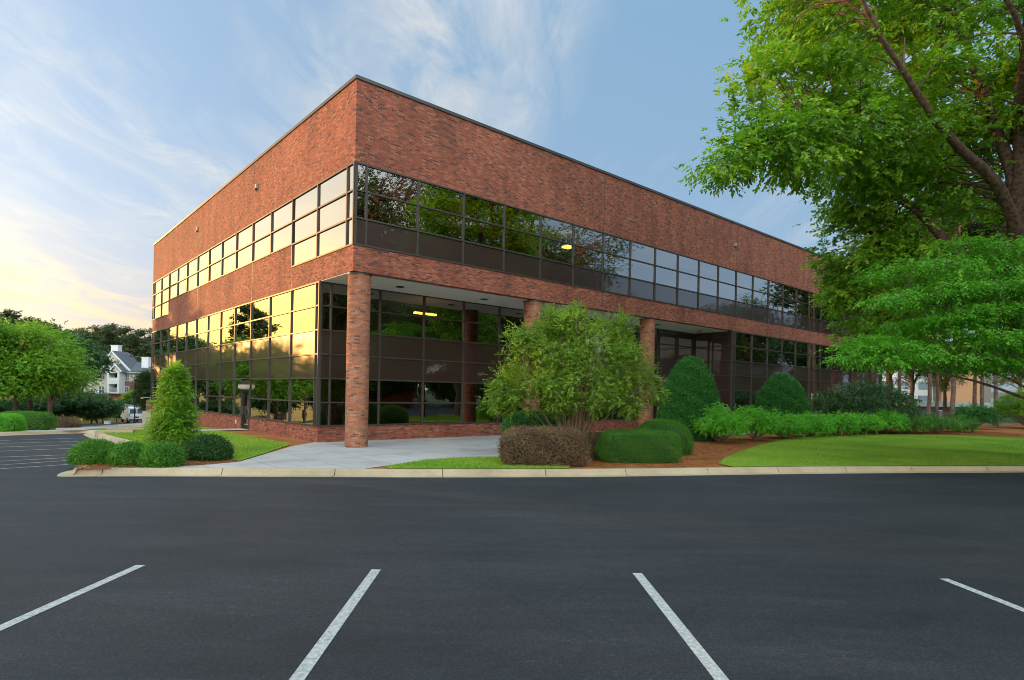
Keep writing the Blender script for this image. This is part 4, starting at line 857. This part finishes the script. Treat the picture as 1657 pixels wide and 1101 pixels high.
broad('maple_tree', px_at(211, 98), 4.8, 3.6, M['leaf_mid'], 6, 'green tree partly hiding the apartment brickwork behind the tall lamp', None, n=150, per=16, leaf=(.26, .13), trunk_h=.2)
pn = pine('loblolly_pine', px_at(120, 165), 22, 1, 'tall dark pine behind the apartments, leftmost of the far row', 'pines behind the apartments')
for i, (px, Y, s, lb) in enumerate(((143, 175, .98, 'tall dark pine behind the left chimney of the apartments'), (160, 168, 1.04, 'tall dark pine above the big gable of the apartments'), (178, 180, 1.0, 'tall dark pine over the apartment roof ridge'), (197, 172, 1.02, 'tall dark pine between the two apartment chimneys'), (214, 165, .96, 'tall dark pine behind the right apartment chimney'), (232, 170, .98, 'tall dark pine touching the edge of the office'), (250, 178, .9, 'tall dark pine mostly hidden by the end of the office'))):
    place(pn, px_at(px, Y), lb, s, i*1.3, 'pines behind the apartments')
fb = broad('far_tree', px_at(130, 150), 15, 13, M['leaf_dark'], 8, 'round dark tree under the far pines left of the apartments', 'round trees below the far pines', n=170, per=16, leaf=(.4, .2), trunk_h=.1)
for i, (px, Y, s, lb) in enumerate(((170, 160, .9, 'round dark tree behind the apartment gable'), (205, 158, .95, 'round dark tree behind the apartment roof between chimneys'), (240, 160, .9, 'round dark tree behind the apartments at the office edge'), (95, 120, .9, 'round dark tree behind the oak'))):
    place(fb, px_at(px, Y), lb, s, i*2.1, 'round trees below the far pines')
gp_ = pine('golden_pine', px_at(8, 82), 15.0, 4, 'sunlit pine crown rising above the left shade trees at the photo edge', 'sunlit pines above the left trees')
for i, (px, Y, s, lb) in enumerate(((38, 86, .96, 'sunlit pine crown above the middle of the left trees'), (66, 92, .92, 'sunlit pine crown sloping down toward the apartments'), (90, 98, .86, 'lowest sunlit pine crown left of the apartments'))):
    place(gp_, px_at(px, Y), lb, s, i*1.7+.5, 'sunlit pines above the left trees')
# trees standing left of the frame: they shade the low walls and stand in the side windows' reflections
for i, (x, y, s, k, lb) in enumerate(((-62, 62, 1.0, 'p', 'tall pine reflected in the middle of the gold side windows'), (-78, 66, .84, 'p', 'pine reflected low in the side windows near the door'), (-92, 84, 1.0, 'p', 'pine reflected left of the side door'), (-72, 78, .68, 'b', 'round tree reflected in the side windows left of the pines'), (-100, 100, 1.1, 'b', 'round tree reflected at the far end of the side windows'),
     (-86, 96, .85, 'b', 'broad tree reflected in the far side windows'), (-60, 50, .62, 'b', 'low tree reflected under the gold sky near the office corner'), (-72, 52, .7, 'b', 'low round tree reflected beside the corner panes'), (-84, 60, .78, 'b', 'low round tree reflected near the pine'), (-58, 72, .62, 'b', 'tree reflected dark in the lower side panes'), (-100, 70, .72, 'b', 'tree reflected behind the pine in the side windows'), (-64, 84, .95, 'b', 'tall round tree reflected at the left end of the side windows'), (-98, 54, .8, 'b', 'tree closing the far side of the left car park'), (-70, 40, .6, 'b', 'low tree left of the car park'), (-90, 42, .75, 'b', 'round tree left of the car park'), (-80, 110, 1.0, 'b', 'round tree far behind the side car park'), (-112, 84, .85, 'b', 'round tree mirrored behind the others in the side windows'), (-52, 60, .5, 'b', 'low tree by the side walk mirrored beside the door'), (-66, 70, .6, 'b', 'low tree under the mirrored pine'), (-110, 60, .7, 'b', 'round tree at the far left of the mirrored row'), (-118, 110, 1.2, 'b', 'tall round tree at the far end of the mirrored row'))):
    place(gp_ if k == 'p' else fb, lz(x, y), lb, s, i*.9, 'trees mirrored in the side windows')
# trees right of the frame, mirrored in the front windows
rt = broad('parking_oak', lz(24.0, 10.5), 22.5, 17.5, M['leaf_shade'], 9, 'big oak right of the camera mirrored in the front windows', 'oaks mirrored in the front windows', n=420, per=18, leaf=(.24, .12), trunk_h=.25)
for i, (x, y, s, lb) in enumerate(((42, 26.5, .97, 'tall oak mirrored behind the great tree in the front windows'), (41, 2, .95, 'oak behind the camera side mirrored in the lobby glass'), (46, 20, .80, 'oak mirrored low in the front windows'), (66, 30, .80, 'oak mirrored in the middle of the front windows'), (84, 44, .82, 'oak mirrored under the blue sky of the front windows'), (76, 56, .82, 'oak mirrored toward the far end of the front windows'), (34, -12, .9, 'oak behind the camera mirrored beside the first column'), (52, -8, .9, 'oak behind the camera mirrored in the dark lobby panes'), (58, 10, .8, 'oak mirrored above the entrance'), (98, 66, .8, 'oak mirrored at the far right windows'),
   (72, 68, .85, 'oak mirrored in the far ground floor windows'), (88, 80, 1.0, 'oak mirrored beside the last far windows'), (62, 48, .66, 'small oak mirrored low in the far front windows'), (78, 16, .95, 'oak mirrored behind the entrance oak'), (70, 0, .9, 'oak mirrored beyond the car park'), (56, -24, .85, 'oak before the brick annex'), (106, 48, .8, 'oak mirrored far beyond the blue reflection'), (110, 28, 1.1, 'oak mirrored far right of the car park'))):
    place(rt, lz(x, y), lb, s, i*1.9, 'oaks mirrored in the front windows')
for i, (x, y, s, lb) in enumerate(((50, 30, .42, 'low round tree under the mirrored oaks by the lawn'), (60, 22, .45, 'low round tree under the mirrored oaks at the car park edge'), (64, 6, .45, 'low round tree closing the mirrored car park'), (46, 8, .36, 'low round tree between two mirrored oaks'), (60, 60, .42, 'low round tree mirrored in the far ground floor windows'), (92, 56, .6, 'round tree filling the gap between mirrored oaks'), (80, 70, .55, 'round tree mirrored at the foot of the far windows'), (48, -14, .4, 'low round tree mirrored near the brick annex'), (54, 40, .40, 'low round tree mirrored above the low shrubs'))):
    place(fb, lz(x, y), lb, s, i*1.3, 'low trees under the mirrored oaks')
wl = fb
for i in range(20):      # far tree line closing the view to the right of the frame
    a = R_(46+i*5.2); d_ = 104+6*math.sin(i*2.1)
    place(fb, lz(math.sin(a)*d_, math.cos(a)*d_), 'tree of the distant dark tree line right of the car park', (random.uniform(.85, 1.0) if 48 < 46+i*5.2 < 76 else random.uniform(1.25, 1.5)), i*1.1, 'distant tree line right of the car park')
for i in range(16):
    a = R_(-47-i*5.0); d_ = 118+7*math.sin(i*1.7)
    place(fb, lz(math.sin(a)*d_, math.cos(a)*d_), 'tree of the distant dark tree line left of the office', random.uniform(.72, .95), i*1.3, 'distant tree line left of the office')
for i in range(14):
    a = R_(152+i*10.5); d_ = 96+8*math.sin(i*1.9)
    place(fb, lz(math.sin(a)*d_, math.cos(a)*d_), 'tree of the distant tree line behind the car park', random.uniform(.8, 1.1), i*1.7, 'distant tree line behind the car park')
for i in range(12):      # low growth under it
    a = R_(50+i*7); d_ = 84+5*math.sin(i*2.6)
    place(ev, lz(math.sin(a)*d_, math.cos(a)*d_), 'dark low evergreens under the distant tree line at the right', random.uniform(1.1, 1.5), i*1.1, 'low evergreens under the right tree line')
for i in range(11):
    a = R_(-48-i*6.5); d_ = 92+6*math.sin(i*2.2)
    place(ev, lz(math.sin(a)*d_, math.cos(a)*d_), 'dark low evergreens under the distant tree line at the left', random.uniform(1.2, 1.6), i*1.4, 'low evergreens under the left tree line')
for i, (x, y, s, lb) in enumerate(((57, 15, 1.3, 'dark evergreens across the car park mirrored behind the oak trunk'), (62, 3, 1.3, 'dark evergreens mirrored low beside the brick annex'), (54, 24, 1.2, 'dark evergreens mirrored at the end of the front lawn'), (66, 34, 1.2, 'dark evergreens mirrored in the entrance panes'))):
    place(ev, lz(x, y), lb, s, i*1.2, 'evergreens across the car park')
# pines and trees visible under the dogwood
rp = pine('tall_pine', px_at(1503, 62), 21, 11, 'slender pine trunk with orange bark, leftmost under the dogwood', 'pine trunks at the right', crown=.38)
for i, (px, Y, s, lb) in enumerate(((1516, 70, .95, 'thin pine trunk close beside the leftmost one'), (1541, 55, 1.0, 'grey pine trunk standing alone behind the low shrubs'), (1577, 66, 1.02, 'tall straight pine trunk behind the round dark bush'), (1590, 64, .98, 'pine trunk close right of the straight one, slightly leaning'), (1613, 56, .95, 'rightmost pine trunk beside the tan building'), (1455, 70, 1.0, 'pine trunk hidden among the leaves near the office end'))):
    place(rp, px_at(px, Y), lb, s, i*1.1, 'pine trunks at the right')
for i, (px, Y, s, lb) in enumerate(((1475, 85, .62, 'green tree behind the leftmost pine trunks'), (1530, 95, .55, 'low green tree behind the grey pine trunk'), (1690, 70, .7, 'green tree beyond the fence at the right edge'), (1650, 130, .8, 'tree beside the tan building'), (1440, 75, .8, 'green tree at the far end of the office'))):
    place(rt, px_at(px, Y), lb, s, i*2.3, 'green trees beyond the wire fence')
# ------------------------------------------------------------------ clipped hedges on the left, apartments, van, lamps, small things
shell('clipped_hedge', px_at(42, 33), (2.9, 1.2, .98), 15000, M['leaf_box'], (.06, .03), 5, .05, .12, label='long clipped hedge under the left shade trees', cat='hedge')
shell('clipped_hedge', px_at(14, 30), (1.2, 1.2, .85), 9000, M['leaf_lime'], (.055, .03), 4, .05, .12, label='short bright clipped hedge at the left photo edge', cat='hedge')
shell('purple_shrub', px_at(106, 41), (1.9, 1.5, .6), 6000, M['leaf_red'], (.09, .04), 2.6, .1, .12, label='low purple shrub between the clipped hedge and the far lawn', fuzz=.02)
def apartments():
    Y = 135.0; s = Y/F_PX; o = at(147.6, 600, Y); X0 = o.x
    x = lambda p: (p-147.6)*s
    def z(p, px=190): return EYE+(CY-(CX-px)*math.tan(ROLL)-p)*s
    root = empty('apartment_building', (X0, Y, 0), 0, label='pale three storey apartment block with grey gables, white chimneys and brick base', cat='building')
    zb = -6.5; eave = z(601); br = z(637); br2 = z(617)
    w = MB(); w.box(x(130), x(176.7), 0, 12, br, eave); w.box(x(197), x(262), 1.2, 12, br2, eave); w.box(x(176.7), x(197), 1.4, 12, br, eave)
    w.build('siding_wall', M['cream'], root)
    w = MB(); w.box(x(130), x(176.7), 0, 12, zb, br); w.box(x(176.7), x(197), 0.2, 12, zb, br); w.box(x(197), x(262), 1.2, 12, zb, br2); w.build('brick_wall', M['aptbrick'], root)
    t = MB(); t.box(x(177), x(180.5), -.8, 1.4, br, eave); t.box(x(193.5), x(197), -.8, 1.4, br, eave)
    t.box(x(180.5), x(193.5), -.8, 1.4, br, br+.25); zm = z(620); t.box(x(180.5), x(193.5), -.8, 1.4, zm-.25, zm+.25); t.box(x(180.5), x(193.5), -.8, -.7, zm+.25, zm+1.15); t.box(x(180.5), x(193.5), -.8, 1.4, eave-.45, eave)
    t.build('balcony_tower', M['white'], root)
    d = MB(); d.box(x(181), x(193), 1.3, 1.38, br+.25, zm-.25); d.box(x(181), x(193), 1.3, 1.38, zm+.25, eave-.45); d.box(x(182), x(191), -.05, .19, zb+.8, z(650)); d.build('balcony_opening', M['black'], root)
    rl = MB()
    for q in range(7): rl.box(x(181.5+q*1.7), x(181.5+q*1.7)+.06, -.7, -.64, br+.25, br+1.2)
    rl.box(x(180.5), x(193.5), -.72, -.62, br+1.15, br+1.25); rl.build('balcony_railing', M['white'], root)
    def gable(a, b, ap, base, top, y0, y1):
        g = MB(); g.prism([(a, base), (b, base), (ap, top)], y0+.25, y1-.1); g.build('gable_wall', M['cream'], root)
        k = MB()
        for p, q in ((a, ap), (b, ap)):
            sg = -1 if p < q else 1; ex = (p-q)*.06
            k.prism([(p+ex, base-.1), (q, top+.12), (q, top+.42), (p+ex*2, base+.12)], y0, y0+.24)
        k.build('gable_trim', M['white'], root)
        r = MB(); r.prism([(a-.4, base-.05), (ap, top+.45), (b+.4, base-.05), (b+.1, base-.05), (ap, top+.15), (a-.1, base-.05)], y0+.26, y1); r.build('roof', M['roofing'], root)
    gable(x(157), x(203), x(174.5), z(600), z(570.5), 1.0, 7)
    gable(x(150.5), x(181), x(167), z(597), z(582), -.3, 3)
    gable(x(180), x(200), x(190.5), z(602), z(593), -1.0, 2.4)
    rz_ = MB(); rz_.prism([(-.6, eave), (6.5, z(570)), (13, eave)], x(122), x(182), 0, 'x'); rz_.build('roof', M['roofing'], root)
    rz_ = MB(); rz_.prism([(.4, eave-.02), (7, z(584)), (13.2, eave-.02)], x(182.3), x(266), 0, 'x'); rz_.build('roof', M['roofing'], root)
    ev = MB(); ev.box(x(130), x(177), -.55, -.35, eave-.35, eave-.03); ev.box(x(197.2), x(262), .6, .8, eave-.35, eave-.03); ev.build('eaves_trim', M['white'], root)
    for (a, b, t0, t1, yy) in ((149, 161, 557, 572, 6.2), (214.5, 225.8, 577.5, 597, 3.2), (193.7, 204, 578.5, 588, 9.0), (240, 247, 582, 592, 8)):
        c = MB(); c.box(x(a), x(b), yy, yy+1.4, z(t1)-.6, z(t0)); c.box(x(a)-.08, x(b)+.08, yy-.08, yy+1.48, z(t0)+.002, z(t0)+.18); c.build('chimney', M['white'], root)
    for (a, b, t0, t1, yy) in ((162, 170, 604, 615, 0), (161.4, 169.4, 626, 636.5, 0), (219, 225.7, 606.5, 616, 1.2), (219, 226, 627, 638, 1.2), (198.5, 203.6, 605.5, 615.5, 1.2), (198, 203.6, 626, 636.5, 1.2), (219, 226, 650, 660, 1.2), (240, 246, 606, 616, 1.2)):
        f = MB(); f.box(x(a)-.1, x(b)+.1, yy-.10, yy-.001, z(t1)-.1, z(t0)+.1); wd = f.build('window', M['white'], root)
        g = MB(); m_ = (x(a)+x(b))/2; zc = (z(t0)+z(t1))/2
        for u0, u1 in ((x(a)+.02, m_-.06), (m_+.06, x(b)-.02)):
            g.box(u0, u1, yy-.14, yy-.101, z(t1), zc-.03); g.box(u0, u1, yy-.14, yy-.101, zc+.03, z(t0))
        g.build('glass_pane', M['winglass'], wd)
apartments()
def lamp_post(loc, h, label):
    r = empty('street_lamp', loc, 0, label=label, cat='street lamp', group='globe street lamps by the back road')
    p = MB(); p.cyl(0, 0, 0, .5, .14, .10, 10); p.cyl(0, 0, .5, h-.45, .065, .05, 10); p.build('pole', M['black'], r)
    g = MB(); n = 9
    for i in range(n):
        a, b = math.pi*i/n, math.pi*(i+1)/n
        g.cyl(0, 0, h-.12-math.cos(a)*.30, h-.12-math.cos(b)*.30, max(.01, math.sin(a)*.27), max(.01, math.sin(b)*.27), 14, cap=False)
    g.build('globe', M['globe'], r)
    c = MB(); c.cyl(0, 0, h-.50, h-.38, .13, .17, 12); c.cyl(0, 0, h+.17, h+.30, .08, .01, 10); c.build('lamp_collar', M['black'], r)
lamp_post(px_at(157, 78), 4.0, 'smaller globe street lamp in front of the dark evergreens')
lamp_post(px_at(218.5, 70), 5.4, 'taller globe street lamp behind the white van')
def van():
    px, Y = 215.5, 80; l = px_at(px, Y); zg = EYE-(686-(CY-(CX-px)*math.tan(ROLL)))*Y/F_PX
    r = empty('cargo_van', (l[0], l[1], min(l[2]+.02, zg) if False else l[2]+.0), R_(132), label='white cargo van with a ladder rack parked on the back road', cat='van')
    prof = [(-2.55, .42), (-2.6, 1.0), (-2.45, 2.02), (-2.2, 2.14), (1.0, 2.12), (1.35, 1.98), (1.95, 1.28), (2.65, 1.08), (2.78, .8), (2.75, .42)]
    b = MB(); b.prism(prof, -.92, .92); b.build('body', M['white'], r)
    g = MB(); g.box(-2.585, -2.50, -.78, -.06, 1.3, 1.85); g.box(-2.585, -2.50, .06, .78, 1.3, 1.85); g.build('rear_window', M['winglass'], r)
    for sd in (-1, 1):
        g = MB(); g.prism([(.55, 1.28), (.55, 1.85), (1.15, 1.85), (1.6, 1.28)], sd*.925-.01, sd*.925+.01); g.build('side_window', M['winglass'], r)
    g = MB(); g.face([(1.42, -.8, 1.95), (1.42, .8, 1.95), (2.0, .85, 1.31), (2.0, -.85, 1.31)][::-1]); g.build('windscreen', M['winglass'], r)
    for xw in (-1.75, 1.85):
        for sd in (-1, 1):
            w = MB(); k = [(xw+.36*math.cos(a*math.pi/8), .36+.36*math.sin(a*math.pi/8)) for a in range(16)]; w.prism(k, sd*.86-.12, sd*.86+.12); wh = w.build('wheel', M['rubber'], r)
            q = MB(); k = [(xw+.19*math.cos(a*math.pi/8), .36+.19*math.sin(a*math.pi/8)) for a in range(16)]; q.prism(k, sd*.985-.008, sd*.985+.008); q.build('rim', M['mullion'], wh)
    q = MB()
    for xx in (-2.0, -.6, .7): q.box(xx, xx+.05, -.8, .8, 2.28, 2.33); q.box(xx, xx+.05, -.8, -.75, 2.12, 2.28); q.box(xx, xx+.05, .75, .8, 2.12, 2.28)
    for yy in (-.8, -.4, .4, .75): q.box(-2.3, 1.0, yy, yy+.05, 2.331, 2.38)
    q.build('ladder_rack', M['beige'], r)
    q = MB(); q.box(-2.70, -2.56, -.88, .88, .40, .58); q.build('bumper', M['coping'], r)
    for sd in (-1, 1): q = MB(); q.box(-2.60, -2.54, sd*.84-.05, sd*.84+.05, .9, 1.3); q.build('tail_light', M['aptbrick'], r)
    q = MB(); q.box(-2.615, -2.585, -.2, .2, .75, .90); q.build('number_plate', M['black'], r)
    q = MB(); q.box(-1.9, .2, -.928, -.921, 1.05, 1.22); q.box(-1.9, -.4, -.928, -.921, .85, .98); q.build('side_lettering', plain('van_lettering', (.05, .08, .22)), r)
van()
# steps, pier and box near the far end of the office
for px, py, wd, lb in ((186, 701.5, 1.5, 'pale low step in the side lawn, nearest the kerb'), (204, 697, 1.6, 'pale low step in the side lawn, middle of three'), (224, 692.5, 1.7, 'pale low step in the side lawn, closest to the office')):
    x, y = G(px, py); z0 = float(zt(x, y)); m = MB(); m.box(-wd/2, wd/2, -.2, .2, -.1, .13); m.box(-wd/2+.03, wd/2-.03, .2001, .5, -.1, .09)
    o = m.build('concrete_step', M['kerb'], None, (x, y, z0), R_(22)); tag(o, lb, 'step', 'concrete steps in the side lawn')
x, y = G(241, 688); z0 = float(zt(x, y)); m = MB(); m.box(-.45, .45, -.3, .3, -.1, 1.15); m.box(-.52, .52, -.37, .37, -.1, .18)
o = empty('stair_pier', (x, y, z0), R_(20), label='cream masonry pier with a lamp arm at the far end of the office', cat='pier'); m.build('base', M['cream'], o)
m = MB(); m.box(-.22, .22, -.18, .18, 1.15, 2.1); m.build('post', M['aptbrick'], o); m = MB(); m.box(-.6, .1, -.04, .04, 2.3, 2.36); m.box(.04, .1, -.04, .04, 2.1, 2.3); m.box(-.65, -.45, -.08, .08, 2.22, 2.2999); m.build('lamp_arm', M['beige'], o)
x, y, z0 = px_at(175, 64); m = MB(); m.box(-.24, .24, -.2, .2, .0, .26); m.box(-.26, .26, -.22, .22, .2601, .32); o = m.build('utility_box', M['white'], None, (x, y, z0)); tag(o, 'low white utility box on the far grass left of the van', 'utility box')
# brick edging between the hedges
a = G(941, 757); b = G(962, 738); m = MB(); L_ = math.hypot(b[0]-a[0], b[1]-a[1])+1.2; m.box(-.02, L_, -.22, .22, -.05, .05)
o = m.build('brick_edging', M['brick_column'], None, (a[0], a[1]+.55, 0), math.atan2(b[1]-a[1], b[0]-a[0])); tag(o, 'narrow brick edging running back between the brown hedge and the box hedge', 'edging')
# far right: fence, low pale building, tan office, post
fx = [px_at(p, Y) for p, Y in ((1440, 52), (1475, 54), (1510, 56), (1545, 57), (1580, 58), (1620, 58), (1657, 58), (1700, 58))]
fe = empty('wire_fence', fx[0], 0, label='grey wire fence along the back of the right hand bed', cat='fence')
for i, p in enumerate(fx):
    m = MB(); q = (p[0]-fx[0][0], p[1]-fx[0][1]); m.cyl(q[0], q[1], 0, 1.25, .03, .03, 8); m.build('post', M['fence'], fe)
V_, F_ = tubes([(np.array([(p[0]-fx[0][0], p[1]-fx[0][1], z) for p in fx]), np.full(len(fx), .018)) for z in (1.2, .08)], 6); quads('rail', V_, F_, M['fence'], parent=fe)
ch = []
for p, q in zip(fx[:-1], fx[1:]):
    L_ = math.hypot(q[0]-p[0], q[1]-p[1]); k = int(L_/.12); dx, dy = (q[0]-p[0])/L_, (q[1]-p[1])/L_; ox, oy = p[0]-fx[0][0], p[1]-fx[0][1]
    for j in range(k):
        u = j*.12
        for sg in (1, -1):
            u1 = u+sg*1.1
            if 0 <= u1 <= L_: ch.append((np.array([(ox+dx*u, oy+dy*u, .09), (ox+dx*u1, oy+dy*u1, 1.19)]), np.array([.004, .004])))
V_, F_ = tubes(ch, 3); quads('wire_mesh', V_, F_, M['fence'], parent=fe)
x, y, z0 = px_at(1522, 48); m = MB(); m.cyl(0, 0, 0, 1.45, .16, .16, 12); m.cyl(0, 0, 1.45, 1.52, .18, .12, 12); tag(m.build('bollard_post', M['fence'], None, (x, y, z0)), 'short grey post standing behind the low shrubs left of the grey pine', 'post')
def right_far():
    a = px_at(1470, 100); r = empty('low_building', (a[0], a[1], 0), R_(-8), label='low building with a long white roof edge behind the pines', cat='building')
    m = MB(); m.box(0, 34, 0, 10, 0, 1.3); m.build('wall', M['aptbrick'], r); m = MB(); m.box(-.6, 34.6, -.6, 10.6, 1.3, 2.1); m.build('roof', M['white'], r)
    for i in range(6): m = MB(); m.box(1.5+i*5.4, 4.6+i*5.4, -.05, -.001, .25, 1.15); m.build('window', M['winglass'], r)
    a = px_at(1592, 150); r = empty('tan_office', (a[0], a[1], 0), R_(-6), label='tan multi storey building with pale blue windows seen between the pine trunks', cat='building')
    m = MB(); m.box(0, 60, 0, 25, 0, 16); m.build('wall', M['tan'], r)
    for k in range(4):
        for j in range(5):
            m = MB(); m.box(1.6+j*11, 10.2+j*11, -.06, -.001, 4.6+k*3.9-3.9, 7.0+k*3.9-3.9); m.build('window', M['skyglass'], r)
    m = MB(); m.box(-.3, 60.3, -.3, 25.3, 16, 16.6); m.build('roof_trim', M['white'], r)
M['skyglass'] = plain('pale_blue_window', (.22, .30, .36), .1, 0, .2, .4)
right_far()
a = px_at(1560, 170); r = empty('pale_office', (a[0], a[1], 0), R_(-10), label='pale grey building partly seen left of the tan building between pine trunks', cat='building')
m = MB(); m.box(-24, 5, 0, 12, 0, 13); m.build('wall', M['white'], r)
for k in range(3):
    for j in range(5): m = MB(); m.box(-22.5+j*5.4, -19+j*5.4, -.05, -.001, 1.6+k*3.8, 3.7+k*3.8); m.build('window', M['skyglass'], r)
# brick annex across the car park, mirrored in the lobby glass
r = empty('brick_annex', (62, -26, 0), R_(62), label='low red brick building across the car park mirrored in the lobby glass', cat='building')
m = MB(); m.box(-30, 30, 0, 14, 0, 5.6); m.build('wall', M['brick'], r); m = MB(); m.box(-30.3, 30.3, -.3, 14.3, 5.6, 6.0); m.build('roof_trim', M['coping'], r)
for i in range(10): q = MB(); q.box(-28+i*5.8, -24.5+i*5.8, -.04, -.001, 1.0, 4.2); q.build('window', M['winglass'], r)
